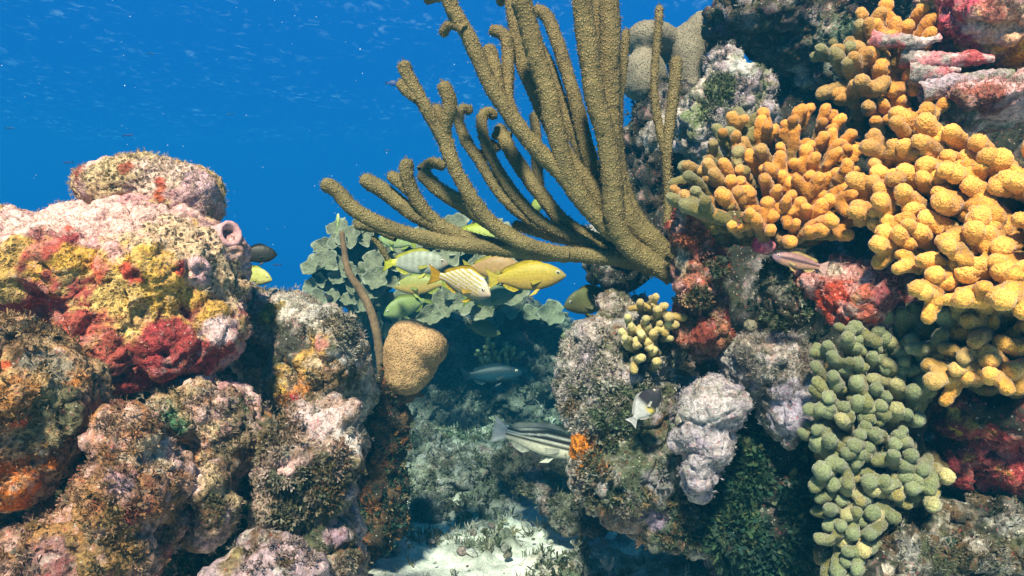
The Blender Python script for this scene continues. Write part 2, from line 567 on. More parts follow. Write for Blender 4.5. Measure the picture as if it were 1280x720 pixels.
TUFT_N, TUFT_S = {'leafy': .26, 'ribbon': .42, 'fuzz': .8}, {'leafy': .62, 'ribbon': .7, 'fuzz': .8}
def scatter(name, V, N, n, kind, size, cols, parent=None, mask=None, up=0.35, mat=None, under=None, patchy=0.0, freq=16.0, seed=0.0, front=True):
    """many small tufts joined in one mesh: n tufts on the surface where mask is high"""
    if mat is None and parent is not None:
        if name != 'fronds':
            n = max(20, int(n * TUFT_N[kind])); size = (size[0] * TUFT_S[kind], size[1] * TUFT_S[kind])
        patchy = max(patchy, 1.8)
    w = np.ones(len(V))
    if front:      # keep to the sides that can be seen from the reef's open side
        w *= smooth01(0.75 - 1.4 * N[:, 1])
    w *= smooth01(0.8 + N[:, 2] * 0.8)
    if patchy > 0:
        w *= smooth01(0.5 + patchy * fbm(V, freq, 3, seed=seed + 3.3))
    if mask is not None: w *= mask
    if w.sum() < 1e-6: return None
    idx = rng.choice(len(V), n, p=w / w.sum())
    pos = V[idx] + rng.normal(0, 0.0015, (n, 3)); nr = N[idx] + np.array([0, 0, up]) + rng.normal(0, 0.22, (n, 3))
    nr /= np.linalg.norm(nr, axis=1)[:, None]
    a = np.cross(nr, rng.normal(size=(n, 3))); a /= np.linalg.norm(a, axis=1)[:, None]
    b = np.cross(nr, a)
    sc = rng.uniform(size[0], size[1], n) * rng.choice([0.7, 1.0, 1.25], n)
    cols = np.array(cols, float)
    cf = fbm(pos, 25, 2, seed=seed + 8) + rng.normal(0, 0.25, n)
    ci = np.clip(((cf + 0.7) / 1.4 * len(cols)).astype(int), 0, len(cols) - 1)
    cc = cols[ci] * rng.uniform(0.7, 1.3, n)[:, None]
    if under is not None:
        cc = cc * .5 + under[idx, :3] * .5 * rng.uniform(.5, 1.1, n)[:, None]
    VV, TT, CC, k = [], [], [], 0
    tm = TUFT[kind]
    vi = rng.integers(0, len(tm), n)
    for t, (tv, tt) in enumerate(tm):
        s = np.where(vi == t)[0]
        if not len(s): continue
        p = (pos[s][:, None, :] + sc[s][:, None, None] * (tv[None, :, 0:1] * a[s][:, None, :] + tv[None, :, 1:2] * b[s][:, None, :] + tv[None, :, 2:3] * nr[s][:, None, :]))
        VV.append(p.reshape(-1, 3))
        f = tt[None] + (np.arange(len(s)) * len(tv))[:, None, None] + k
        TT.append(f.reshape(-1, 3)); k += len(s) * len(tv)
        CC.append(np.repeat(cc[s], len(tv), axis=0))
    me = make_mesh(name, np.concatenate(VV), np.concatenate(TT), np.concatenate(CC), smooth=False)
    o = obj(name, me, mat or M_ALGA, parent)
    o['kind'] = 'stuff'
    return o

GREEN = [(0.025, 0.055, 0.03), (0.045, 0.085, 0.038), (0.02, 0.065, 0.04), (0.08, 0.10, 0.045)]
OLIVE = [(0.10, 0.08, 0.033), (0.065, 0.062, 0.026), (0.15, 0.12, 0.06), (0.05, 0.06, 0.028)]
PALE = [(0.32, 0.30, 0.22), (0.22, 0.23, 0.15), (0.16, 0.19, 0.11), (0.40, 0.36, 0.30)]
RUST = [(0.17, 0.065, 0.028), (0.22, 0.10, 0.035), (0.10, 0.06, 0.03), (0.22, 0.16, 0.08)]
DARKG = [(0.020, 0.045, 0.028), (0.03, 0.065, 0.04), (0.045, 0.075, 0.05), (0.02, 0.05, 0.04)]

# name, label, category, lobes, colours (r g b pore bias), patches, options, tufts
def rock(name, label, cat, lobes, cols, patches=(), dents=(), tufts=(), crust='crust', seed=None, voxel=0.005, base=None, freq=14.0, sharp=7.0, mottle=0.55, **kw):
    seed = float(len(label) * 3.7 + lobes[0][0] * 0.11) if seed is None else seed
    V, Q = rock_geo(lobes, voxel=voxel, seed=seed, **kw)
    N = normals(V, Q)
    for dd in dents: V = dent(V, N, *dd)
    C = palette(V, N, cols, seed=seed, freq=freq, sharp=sharp)
    for p in patches: C = patch(C, V, N, p[0], p[1], p[2], p[3], lobes[0][4], seed=seed, **(p[4] if len(p) > 4 else {}))
    C2 = palette(V, N, [bi(c, 0.1) for c in cols] + [bi(WHITE, -.05), bi(BRN, .05), bi(PALEPINK, -.1)], seed=seed + 300, freq=48.0, sharp=8)
    mt = (mottle * smooth01(0.5 + 3.0 * (fbm(V, 30, 3, 0.6, seed=seed + 200) - 0.22)))[:, None]
    C = C * (1 - mt) + C2 * mt
    c0 = V.mean(0); c0[2] = V[:, 2].min()
    t = thing(name, label, cat, tuple(c0))
    o = obj(crust, make_mesh(name + '_' + crust, V - c0, Q, C), M_REEF, t)
    for tf in tufts:
        kind, n, size, tc = tf[:4]
        opt = dict(tf[4]) if len(tf) > 4 else {}
        if 'at' in opt:
            m = np.zeros(len(V))
            for (x, y, r) in opt.pop('at'):
                c = surf_point(V, N, x, y); rm = r * c[1] / F
                m = np.maximum(m, smooth01(1.6 - np.linalg.norm(V - c, axis=1) / rm))
            opt['mask'] = m
        scatter(opt.pop('name', 'algae_turf'), V - c0, N, n, kind, size, tc, parent=t, seed=seed, under=None if 'fronds' in str(tf) else C, **opt)
    return t, V, Q, N

# common crust colours (r, g, b, pore, bias)
PINK = (0.62, 0.32, 0.34, 0.25, 0.0)
PALEPINK = (0.70, 0.46, 0.43, 0.2, 0.0)
WHITE = (0.62, 0.57, 0.50, 0.2, 0.0)
CREAM = (0.62, 0.45, 0.25, 0.9, 0.0)
YEL = (0.60, 0.40, 0.07, 0.5, 0.0)
ORA = (0.55, 0.20, 0.04, 0.4, 0.0)
RED = (0.42, 0.07, 0.05, 0.4, 0.0)
MAR = (0.30, 0.055, 0.055, 0.4, 0.0)
BRN = (0.13, 0.075, 0.035, 0.6, 0.0)
GRN = (0.075, 0.085, 0.04, 0.4, 0.0)
DRK = (0.022, 0.024, 0.018, 0.3, 0.0)
LIL = (0.42, 0.36, 0.42, 0.2, 0.0)
GRY = (0.34, 0.33, 0.31, 0.3, 0.0)
def bi(c, b): return c[:4] + (b,)

# ================================================================== THE SETTING
def axis(lo, a, b, hi, step, grow=1.22):
    mid = list(np.arange(a, b + 1e-6, step))
    l, s, x = [], step, a
    while x > lo: s *= grow; x -= s; l.append(max(x, lo))
    r, s, x = [], step, b
    while x < hi: s *= grow; x += s; r.append(min(x, hi))
    return np.array(l[::-1] + mid + r)

def floor_z(x, y):
    p = np.stack([x, y, np.zeros_like(x)], 1)
    z = -0.515 + 0.035 * fbm(p, 1.3, 3, seed=2) + 0.02 * np.clip(y - 1.6, 0, 2)
    z += 0.05 * smooth01((np.abs(x - 0.02) - 0.25) / 0.5)
    z -= 0.30 * np.clip(y - 3.9, 0, 99) + 0.22 * np.clip(np.abs(x) - 2.2, 0, 99) + 0.1 * np.clip(0.2 - y, 0, 99)
    return z

gx = axis(-8.0, -0.75, 0.85, 8.0, 0.008); gy = axis(-3.5, 1.05, 3.0, 9.0, 0.008)
X, Y_ = np.meshgrid(gx, gy)
x, y = X.ravel(), Y_.ravel()
z = floor_z(x, y)
p3 = np.stack([x, y, z], 1)
turf = smooth01(0.5 + 1.9 * fbm(p3, 4.2, 4, 0.6, seed=9) + 0.9 * smooth01((y - 1.75) / 0.7) - 0.40)
z = z + turf * (0.018 * fbm(p3, 16, 3, seed=4) + 0.012 + 0.010 * ridged(p3, 40, 2, seed=6)) + 0.006 * fbm(p3, 30, 3, seed=1) + turf * rng.normal(0, 0.0016, len(x))
nx, ny = len(gx), len(gy)
i = np.arange(nx * ny).reshape(ny, nx)
Qg = np.stack([i[:-1, :-1].ravel(), i[:-1, 1:].ravel(), i[1:, 1:].ravel(), i[1:, :-1].ravel()], 1)
Vg = np.stack([x, y, z], 1)
sandc = np.array([0.78, 0.74, 0.66]); turfc = np.array([0.17, 0.17, 0.125]); pk = np.array([0.36, 0.26, 0.25])
n_ = smooth01(0.5 + 2.2 * fbm(p3, 20, 3, seed=77))[:, None]
tc_ = turfc * (1 - 0.55 * n_) + pk * (0.55 * n_) * smooth01(0.3 + 2 * fbm(p3, 9, 2, seed=31))[:, None] + turfc * 0.6 * n_
Cg = sandc * (1 - turf[:, None]) + tc_ * turf[:, None]
seabed = obj('seabed', make_mesh('seabed', Vg, Qg, Cg), M_SAND)
seabed['kind'] = 'structure'
Ng = normals(Vg, Qg)
inview = ((Vg[:, 1] > 1.15) & (Vg[:, 1] < 3.6) & (np.abs(Vg[:, 0]) < 0.85)).astype(float)
dens = inview * np.clip(8 * np.gradient(Y_, axis=0).ravel() / 0.064, 0, 6)
st = scatter('seabed_turf', Vg, Ng, 7000, 'fuzz', (0.012, 0.03), PALE + OLIVE, mask=inview * (0.04 + turf), front=False, up=0.5, patchy=1.6, freq=7)
tag(st, 'short fuzzy algae turf growing over the sandy channel floor', 'algae')
st = scatter('seabed_algae', Vg, Ng, 2600, 'ribbon', (0.012, 0.026), OLIVE + PALE, mask=inview * turf ** 2, front=False, up=0.5, patchy=2.5, freq=5)
tag(st, 'forked olive algae sprigs in patches on the channel floor', 'algae')

# loose coral rubble on the floor: uncountable bits
def rubble(name, label, n, region, size, cols, seed=0):
    r = np.random.default_rng(seed)
    VV, TT, CC, k = [], [], [], 0
    v0, f0 = ICO[2]
    for q in range(n):
        xx, yy = region(r)
        s = r.uniform(*size) * r.choice([0.5, 0.7, 1.0])
        zz = floor_z(np.array([xx]), np.array([yy]))[0] + 0.012
        d = v0 * (np.array([1.0, 0.7, 0.5]) * r.uniform(0.6, 1.3, 3)) * s
        d = d * (1 + 0.6 * perlin(v0 * 2.1 + q * 7.7))[:, None]
        R = np.array(Euler((r.uniform(-.5, .5), r.uniform(-.5, .5), r.uniform(0, 6))).to_matrix())
        VV.append(d @ R.T + np.array([xx, yy, zz])); TT.append(f0 + k); k += len(v0)
        c = np.array(cols[r.integers(len(cols))]) * r.uniform(0.7, 1.2)
        CC.append(np.tile(np.append(c, 0.2), (len(v0), 1)))
    o = obj(name, make_mesh(name, np.concatenate(VV), np.concatenate(TT), np.concatenate(CC)), M_REEF)
    o['kind'] = 'stuff'
    return tag(o, label, 'rubble')
rubble('coral_rubble', 'small broken coral bits strewn over the pale sand', 420,
       lambda r: (r.uniform(-0.45, 0.6), 1.2 + 1.9 * r.random() ** 1.3), (0.004, 0.017), [(0.42, 0.40, 0.34), (0.36, 0.33, 0.28), (0.2, 0.17, 0.12), (0.5, 0.46, 0.42), (0.28, 0.2, 0.18)])

# the sea's surface overhead, seen from below at a low angle
def water_surface():
    ax = np.linspace(-8, 8, 240); ay = np.linspace(-3.4, 8.9, 220)
    A, B = np.meshgrid(ax, ay)
    p = np.stack([A.ravel(), B.ravel(), np.zeros(A.size)], 1)
    zz = 1.8 + 0.03 * fbm(p * np.array([0.8, 1.6, 1]), 1.6, 3, seed=50)
    V = np.stack([p[:, 0], p[:, 1], zz], 1)
    i = np.arange(A.size).reshape(A.shape)
    Q = np.stack([i[:-1, :-1].ravel(), i[:-1, 1:].ravel(), i[1:, 1:].ravel(), i[1:, :-1].ravel()], 1)
    t = NT('sea_surface')
    tc = t.n('ShaderNodeTexCoord')
    mp = t.n('ShaderNodeMapping'); mp.inputs['Scale'].default_value = (1.3, 1.0, 1)
    t.l(tc.outputs['Object'], mp.inputs['Vector'])
    n = t.n('ShaderNodeTexNoise', Scale=8.5, Detail=5.0, Roughness=0.62, Distortion=0.5)
    t.l(mp.outputs[0], n.inputs['Vector'])
    n2 = t.n('ShaderNodeTexNoise', Scale=1.1, Detail=2.0)
    t.l(tc.outputs['Object'], n2.inputs['Vector'])
    f = t.math('MULTIPLY', t.ramp(n.outputs['Fac'], [(0.56, 0.0), (0.72, 1.0)]), t.ramp(n2.outputs['Fac'], [(0.42, 0.0), (0.62, 1.0)]))
    f = t.math('MULTIPLY', f, 0.13)  # noise-masked pale streaks paint in the ripple glints
    tr = t.n('ShaderNodeBsdfTransparent'); tl = t.n('ShaderNodeBsdfTranslucent')
    tl.inputs['Color'].default_value = (0.75, 0.9, 1.0, 1)
    mx = t.n('ShaderNodeMixShader')
    t.l(f, mx.inputs[0]); t.l(tr.outputs[0], mx.inputs[1]); t.l(tl.outputs[0], mx.inputs[2])
    t.l(mx.outputs[0], t.out.inputs[0])
    o = obj('water_surface', make_mesh('water_surface', V, Q), t.m)
    o['kind'] = 'structure'
water_surface()

# ================================================================== LEFT REEF
PORE = 0.9
rock('sponge_boulder', 'large rounded boulder crusted with pink, yellow and maroon sponge, pores all over', 'rock',
     [(90, 345, 135, 92, 1.02, .15), (215, 350, 92, 88, 1.02, .13), (40, 405, 120, 90, 1.02, .15), (180, 420, 120, 78, 1.0, .13),
      (140, 285, 90, 34, 1.06, .12), (255, 405, 52, 52, 1.0, .09), (30, 300, 80, 42, 1.06, .12), (262, 330, 46, 40, 1.01, .07)],
     [bi(PALEPINK, .28), bi(PINK, .2), bi(CREAM, -.02), bi(YEL, -.2), bi(MAR, -.15)], voxel=0.0036, lump=0.014, fine=0.0022, mottle=.33,
     patches=[(60, 265, 95, (.86, .60, .54, .2), dict(hard=2)), (150, 300, 60, (.76, .42, .42, .2)), (180, 260, 50, (.78, .52, .46, .3)), (250, 305, 62, (.64, .48, .30, 1.0), dict(hard=4)),
              (290, 350, 38, (.50, .38, .24, 1.0)), (40, 350, 62, (.34, .06, .065, .5)), (15, 330, 34, (.55, .36, .10, .9)),
              (105, 345, 46, (.74, .44, .07, .8)), (182, 362, 44, (.80, .48, .07, .6)), (130, 372, 36, (.62, .48, .16, .8)), (25, 372, 24, (.58, .42, .12, .9)),
              (60, 400, 52, (.40, .075, .07, .5)), (235, 385, 24, (.48, .10, .06, .6)), (250, 345, 20, (.70, .45, .48, .2)),
              (200, 452, 82, (.36, .045, .05, .5), dict(hard=4, warp=.5)), (110, 450, 60, (.36, .06, .05, .5)), (255, 440, 40, (.34, .05, .05, .5)), (190, 350, 44, (.80, .50, .09, .7)), (150, 385, 40, (.72, .50, .16, .8)), (215, 375, 28, (.74, .46, .10, .7)), (95, 425, 44, (.44, .10, .07, .6)), (268, 385, 24, (.58, .34, .07, .7)),
              (283, 408, 20, (.70, .52, .52, .1)), (60, 300, 16, (.55, .12, .08, .2)), (85, 277, 7, (.6, .1, .05, .1)), (230, 335, 12, (.5, .06, .04, .3)), (165, 345, 14, (.5, .07, .04, .3)), (120, 335, 16, (.52, .1, .05, .3))],
     dents=[(237, 367, 11, .035), (257, 341, 7, .025), (167, 352, 8, .03), (213, 440, 7, .02), (140, 352, 5, .015)],
     tufts=[('fuzz', 2600, (.004, .009), [(.42, .36, .25), (.3, .22, .12), (.5, .4, .36)], dict(patchy=2.0))])

rock('capping_boulder', 'smaller domed honeycomb-pored boulder lying on top of the big sponge boulder', 'rock',
     [(160, 232, 62, 36, 1.1, .07), (225, 244, 55, 38, 1.1, .07), (190, 225, 70, 27, 1.1, .08), (255, 262, 26, 24, 1.1, .05)],
     [bi(CREAM, .45), bi(PALEPINK, .15), bi(YEL, -.2), bi(RED, -.35)], voxel=0.0032, lump=0.006, mid=0.004, fine=0.002, mottle=.25,
     patches=[(165, 228, 60, (.62, .49, .27, 1.0)), (222, 222, 40, (.72, .54, .44, .9)), (262, 240, 30, (.62, .42, .45, .4)), (208, 243, 16, (.55, .13, .05, .6)), (232, 248, 9, (.5, .08, .05, .4)), (155, 212, 9, (.5, .12, .06, .3)), (205, 222, 7, (.5, .1, .06, .3)), (240, 262, 26, (.55, .36, .36, .4))],
     dents=[(125, 222, 5, .012), (130, 238, 4, .01)],
     tufts=[('fuzz', 1500, (.004, .009), [(.4, .4, .24), (.3, .26, .14), (.46, .4, .32)], dict(patchy=1.5))])

# a pale plate-like coral dome peeping over the top boulder
def dome(name, label, cat, lobes, mat, voxel=0.003, lump=0.004, part='dome', seed=3.0, extra=None, noise=0.0006, cols=None):
    Vs, Fs, k = [], [], 0
    for a in lobes:
        p, f = lobe(*a, rough=0.06, seed=seed, sub=4); Vs.append(p); Fs.append(f + k); k += len(p)
    V, Q = remesh(Vs, Fs, voxel, 14)
    N = normals(V, Q)
    V = V + N * (lump * fbm(V, 14, 2, seed=seed) + rng.normal(0, noise, len(V)))[:, None]
    c0 = V.mean(0); c0[2] = V[:, 2].min()
    t = thing(name, label, cat, tuple(c0))
    C = np.tile((0.5, 0.42, 0.25, 0.2), (len(V), 1)) if cols is None else cols(V)
    obj(part, make_mesh(name, V - c0, Q, C), mat, t)
    return t, V, Q, N
dome('mustard_coral', 'small smooth tan coral cap behind the crest of the capping boulder', 'coral', [(157, 206, 20, 10, 1.16, .03)], M_STAR, lump=0.002)

# tube sponge
def tube_sponge():
    c = P(282, 299, 1.0); s = 1.0 / F
    prof = [(0.0, 12), (6, 15), (14, 17), (24, 18), (32, 17.5), (37, 16.5), (39, 14.5), (38.5, 12), (36, 9.5), (30, 8.5), (22, 8), (20, 0.5)]
    n = 28; V = []
    for hgt, r in prof:
        for k in range(n):
            a = 2 * math.pi * k / n
            V.append((r * s * math.cos(a), r * s * math.sin(a), hgt * s))
    V = np.array(V)
    nn = fbm(V, 60, 3); V = V * np.array([1, 1, 1]) + V * np.array([1, 1, 0]) * (0.10 * nn)[:, None]
    Q = np.array([[j * n + k, j * n + (k + 1) % n, (j + 1) * n + (k + 1) % n, (j + 1) * n + k] for j in range(len(prof) - 1) for k in range(n)])
    C = np.tile((.50, .29, .30), (len(V), 1)) * (1 + .25 * fbm(V, 90, 2))[:, None]
    me = make_mesh('tube_sponge', V, Q, C)
    t = thing('tube_sponge', 'stubby pink tube sponge with a round hole beside the boulder crest', 'sponge', tuple(P(270, 302, 1.02)))
    o = obj('tube', me, M_TUBE, t)
    o.rotation_euler = Vector((0.72, -0.62, 0.22)).to_track_quat('Z', 'Y').to_euler()
    t['label'] = 'stubby pink tube sponge with a round hole beside the boulder crest'
tube_sponge()

rock('orange_sponge_rock', 'rust-orange crusted rock at the left edge with a bright orange sponge patch', 'rock',
     [(10, 470, 72, 76, .80, .10), (45, 500, 66, 72, .80, .09), (20, 570, 66, 60, .80, .08), (60, 470, 44, 40, .82, .07), (-20, 640, 60, 70, .82, .08)],
     [bi(CREAM, .1), bi(ORA, .15), bi(BRN, .2), bi((.42, .26, .14, .9), .25), bi(DRK, -.1)], voxel=0.0036, fine=0.003,
     patches=[(30, 610, 46, (.72, .17, .01, .2), dict(hard=5)), (70, 520, 42, (.16, .15, .08, .9)), (60, 455, 26, (.30, .27, .20, .8)), (15, 470, 36, (.55, .36, .16, 1.0)), (5, 525, 10, (.62, .06, .03, .2)), (28, 530, 9, (.62, .08, .03, .2)), (2, 458, 9, (.6, .1, .03, .2)), (25, 500, 30, (.46, .20, .05, .9))],  # darker right flank painted in as its shaded side
     tufts=[('ribbon', 900, (.006, .013), OLIVE + [(.3, .2, .08)], dict(patchy=2.0)), ('fuzz', 1600, (.004, .010), [(.4, .28, .14), (.3, .18, .08)], dict(patchy=1.5))])

rock('pyramid_rock', 'pinkish brown conical rock knob standing in the lower left', 'rock',
     [(158, 528, 26, 26, .80, .04), (160, 570, 48, 50, .80, .06), (165, 615, 66, 62, .80, .08), (140, 680, 90, 66, .80, .09), (60, 705, 90, 50, .80, .09)],
     [bi((.50, .29, .22, .6), .25), bi(PALEPINK, .05), bi((.17, .085, .045, .6), .12), bi((.36, .19, .07, .7), .1), bi(ORA, -.15), bi(MAR, -.15)], voxel=0.0036, fine=0.003, mid=.008,
     patches=[(160, 520, 28, (.58, .38, .30, .5)), (150, 595, 22, (.34, .22, .26, .2)), (185, 570, 30, (.60, .47, .34, .5)), (110, 690, 50, (.28, .17, .06, .7)), (40, 705, 40, (.30, .16, .15, .3))],
     dents=[(163, 578, 5, .02)],
     tufts=[('ribbon', 1500, (.006, .013), RUST + OLIVE, dict(patchy=2.0)), ('fuzz', 2200, (.004, .010), [(.34, .24, .12), (.3, .2, .14)], dict(patchy=1.5)), ('leafy', 300, (.010, .018), DARKG + OLIVE, dict(at=[(120, 690, 60), (40, 690, 50)]))])

rock('stepped_rock', 'knobbly cream and rose rock just below the big sponge boulder', 'rock',
     [(255, 508, 58, 40, .98, .08), (290, 540, 40, 46, .98, .07), (288, 585, 32, 40, 1.02, .07)],
     [bi(CREAM, .12), bi(PALEPINK, .25), bi((.17, .085, .05, .6), .2), bi(GRN, .0), bi(PINK, .0), bi(ORA, -.25)], voxel=0.0038, fine=.0035, mid=.009,
     patches=[(230, 500, 34, (.56, .42, .24, .6)), (210, 535, 22, (.06, .16, .08, .2)), (270, 500, 26, (.55, .38, .34, .5)), (300, 570, 40, (.20, .15, .09, .8))],
     tufts=[('ribbon', 900, (.006, .014), OLIVE + PALE, dict(patchy=2.0)), ('fuzz', 1500, (.004, .01), [(.4, .3, .2), (.3, .24, .12)], dict(patchy=1.5))])

rock('pale_stub', 'small pale pitted rock stub between the conical knob and the stepped rock', 'rock',
     [(262, 608, 27, 28, .86, .035), (268, 640, 24, 30, .86, .035), (255, 655, 30, 30, .88, .04)],
     [bi(CREAM, .2), bi(PALEPINK, .25), bi(BRN, .1)], voxel=0.0034, lump=.006, mid=.008, fine=.003,
     tufts=[('fuzz', 500, (.004, .01), [(.4, .32, .22), (.25, .2, .12)], {}), ('leafy', 120, (.008, .015), GREEN, dict(at=[(265, 660, 30)]))])

rock('blue_grey_ledge', 'lilac grey ledge in the hollow between the left rocks', 'rock',
     [(140, 500, 70, 40, 1.10, .06), (225, 590, 46, 70, 1.12, .06), (100, 470, 40, 30, 1.08, .05)],
     [bi(LIL, .3), bi(GRY, .2), bi(GRN, -.1)], voxel=0.005, tufts=[('fuzz', 500, (.005, .012), GREEN + PALE, dict(patchy=2)), ('leafy', 130, (.008, .016), GREEN, dict(at=[(150, 505, 40), (220, 560, 40)]))])

dome('brown_ridge_coral', 'small dark olive ridged coral tucked under the big sponge boulder', 'coral', [(105, 440, 34, 22, .97, .03), (125, 452, 20, 16, .97, .03)], M_STARG, lump=0.006)

rock('turf_mound', 'whitish mound with a yellow-orange sponge side below the distant plate corals', 'rock',
     [(355, 400, 44, 36, 1.18, .08), (400, 440, 56, 56, 1.15, .09), (385, 480, 50, 46, 1.14, .08), (330, 385, 30, 28, 1.2, .07), (430, 480, 40, 60, 1.2, .08), (330, 440, 30, 60, 1.25, .08)],
     [bi(WHITE, .2), bi(GRY, .2), bi((.40, .34, .25, .6), .2), bi(PALEPINK, .05), bi(GRN, -.1)], voxel=0.004, fine=.0035, mid=.008,
     patches=[(372, 455, 34, (.60, .36, .10, .7)), (362, 492, 28, (.56, .22, .05, .5)), (350, 470, 18, (.62, .38, .06, .5)), (375, 505, 14, (.40, .05, .05, .3)), (335, 380, 17, (.42, .30, .05, .8)), (345, 420, 30, (.06, .06, .045, .3)), (415, 495, 30, (.24, .15, .07, .7)), (395, 425, 12, (.5, .2, .16, .3))],
     tufts=[('fuzz', 2600, (.005, .012), PALE + [(.5, .45, .38)], dict(patchy=1.2)), ('ribbon', 1000, (.007, .015), OLIVE + PALE, dict(at=[(420, 470, 50), (440, 420, 40), (400, 480, 40)]))])

rock('fuzzy_knob', 'pale pink topped rock knob bearded with brown algae beside the channel', 'rock',
     [(398, 535, 46, 36, .93, .05), (420, 512, 26, 16, .93, .035), (375, 565, 52, 46, .93, .06), (420, 560, 34, 40, .93, .05), (385, 620, 56, 56, .95, .07), (405, 680, 56, 60, .97, .08)],
     [bi(PALEPINK, .2), bi((.42, .30, .24, .6), .25), bi(BRN, .2), bi((.30, .24, .12, .6), .1), bi(LIL, -.1)], voxel=0.0036, fine=.0035, mid=.010,
     patches=[(402, 508, 26, (.68, .52, .50, .1)), (440, 545, 20, (.66, .58, .54, .1)), (395, 525, 9, (.55, .30, .30, .1)), (400, 650, 60, (.08, .09, .05, .6)), (430, 665, 18, (.34, .22, .28, .1))],
     tufts=[('ribbon', 2600, (.008, .017), RUST + OLIVE + PALE, dict(at=[(365, 570, 50), (390, 605, 50), (420, 575, 36), (400, 660, 50)])), ('leafy', 900, (.009, .018), GREEN + OLIVE, dict(at=[(380, 640, 60), (430, 640, 50), (420, 600, 30), (400, 690, 60)])), ('fuzz', 1500, (.005, .010), PALE + RUST, {})])

rock('pink_white_cobble', 'smooth pinkish white cobble at the bottom edge left of the sand', 'rock',
     [(320, 705, 52, 38, .84, .06), (360, 725, 50, 40, .84, .06), (290, 725, 40, 30, .82, .05)],
     [bi((.46, .33, .36, .1), .4), bi((.36, .28, .32, .1), .25), bi(BRN, -.1)], voxel=0.004, fine=.0015, mid=.004, patches=[(285, 700, 18, (.25, .18, .10, .5)), (300, 680, 10, (.35, .28, .12, .5))],
     tufts=[('ribbon', 250, (.006, .013), OLIVE, dict(at=[(300, 685, 30), (370, 690, 30)]))])

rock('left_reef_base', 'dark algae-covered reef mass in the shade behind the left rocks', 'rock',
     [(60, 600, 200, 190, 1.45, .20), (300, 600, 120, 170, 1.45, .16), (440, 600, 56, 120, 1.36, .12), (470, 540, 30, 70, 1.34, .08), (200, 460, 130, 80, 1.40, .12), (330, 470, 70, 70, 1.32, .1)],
     [bi(DRK, .35), bi((.04, .045, .025, .2), .25), bi((.06, .04, .02, .2), .1), bi((.09, .08, .06, .3), .1)], voxel=0.008, fine=.004, mid=.012,  # near-black crust paints in the shade of the gaps
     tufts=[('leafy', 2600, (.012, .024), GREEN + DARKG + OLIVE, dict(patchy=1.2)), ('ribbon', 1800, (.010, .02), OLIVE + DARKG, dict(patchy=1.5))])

# tan star coral on its stalk
def star_coral():
    t, V, Q, N = dome('star_coral', 'tan lobed star coral dome crowning a dark brown stalk', 'coral',
                      [(518, 438, 37, 33, 1.25, .05), (535, 434, 25, 24, 1.24, .045), (513, 418, 26, 18, 1.25, .04), (514, 452, 34, 33, 1.25, .045), (508, 468, 29, 26, 1.25, .04)], M_STAR, voxel=0.003, lump=0.003, part='dome')
    c0 = np.array(t.location)
    V, Q = rock_geo([(500, 480, 26, 40, 1.27, .035), (488, 530, 24, 60, 1.28, .035), (480, 600, 28, 60, 1.29, .05), (476, 650, 30, 40, 1.30, .06)], voxel=.004, mid=.008, fine=.004)
    C = palette(V, normals(V, Q), [bi(BRN, .3), bi((.26, .10, .04, .4), .1), bi(DRK, .2)])
    obj('stalk', make_mesh('star_coral_stalk', V - c0, Q, C), M_REEF, t)
    N = normals(V, Q)
    scatter('algae_turf', V - c0, N, 1300, 'ribbon', (.008, .016), RUST + DARKG, parent=t)
    scatter('algae_turf', V - c0, N, 700, 'leafy', (.010, .018), GREEN + DARKG, parent=t)
star_coral()

# ================================================================== RIGHT REEF
rock('algae_outcrop', 'tall pale outcrop shaggy with grey-green algae on the right of the sand channel', 'rock',
     [(792, 425, 58, 58, 1.10, .08), (765, 490, 70, 80, 1.08, .09), (782, 575, 68, 72, 1.08, .10), (850, 630, 70, 55, 1.10, .10), (770, 380, 26, 20, 1.12, .04), (740, 450, 36, 46, 1.1, .06), (850, 560, 50, 90, 1.16, .07), (825, 645, 50, 34, 1.1, .08)],
     [bi(GRY, .2), bi((.42, .38, .33, .5), .2), bi(GRN, .2), bi(BRN, .05), bi(LIL, .05), bi((.50, .46, .42, .3), 0)], voxel=0.0038, fine=.0038, mid=.010,
     mottle=.35, patches=[(735, 560, 27, (.66, .22, .012, .3), dict(hard=5)), (745, 586, 10, (.6, .18, .012, .3)), (705, 470, 24, (.55, .50, .48, .3)), (715, 530, 18, (.58, .54, .52, .3)), (745, 400, 22, (.48, .42, .38, .4)), (800, 560, 70, (.09, .11, .06, .5)), (830, 650, 70, (.08, .10, .06, .5)), (770, 650, 40, (.24, .17, .13, .4)), (830, 600, 22, (.3, .27, .3, .2)), (815, 655, 16, (.26, .2, .28, .1)), (838, 420, 30, (.05, .05, .04, .2))],  # pale left edge and dark right patch paint in side lighting
     tufts=[('ribbon', 3800, (.006, .013), PALE + [(.3, .3, .27), (.4, .38, .33), (.2, .2, .14)], dict(patchy=1.2, at=[(740, 480, 70), (780, 420, 50), (740, 540, 60), (780, 480, 60)])),
            ('leafy', 1100, (.009, .018), [(.20, .26, .16), (.14, .2, .11), (.10, .17, .09)], dict(at=[(810, 460, 30), (770, 520, 34), (760, 500, 30), (820, 545, 30)])),
            ('leafy', 1700, (.010, .02), GREEN + DARKG, dict(at=[(800, 590, 60), (830, 650, 70), (850, 590, 50), (770, 600, 40)])),
            ('ribbon', 1500, (.009, .019), OLIVE + RUST + GREEN, dict(at=[(740, 620, 50), (780, 650, 50), (750, 590, 40), (840, 670, 60)])),
            ('fuzz', 2200, (.005, .012), PALE, dict(patchy=1.2)), ('fuzz', 500, (.004, .008), [(.6, .2, .02), (.5, .16, .02)], dict(at=[(735, 560, 24)], name='sponge_fringe'))])

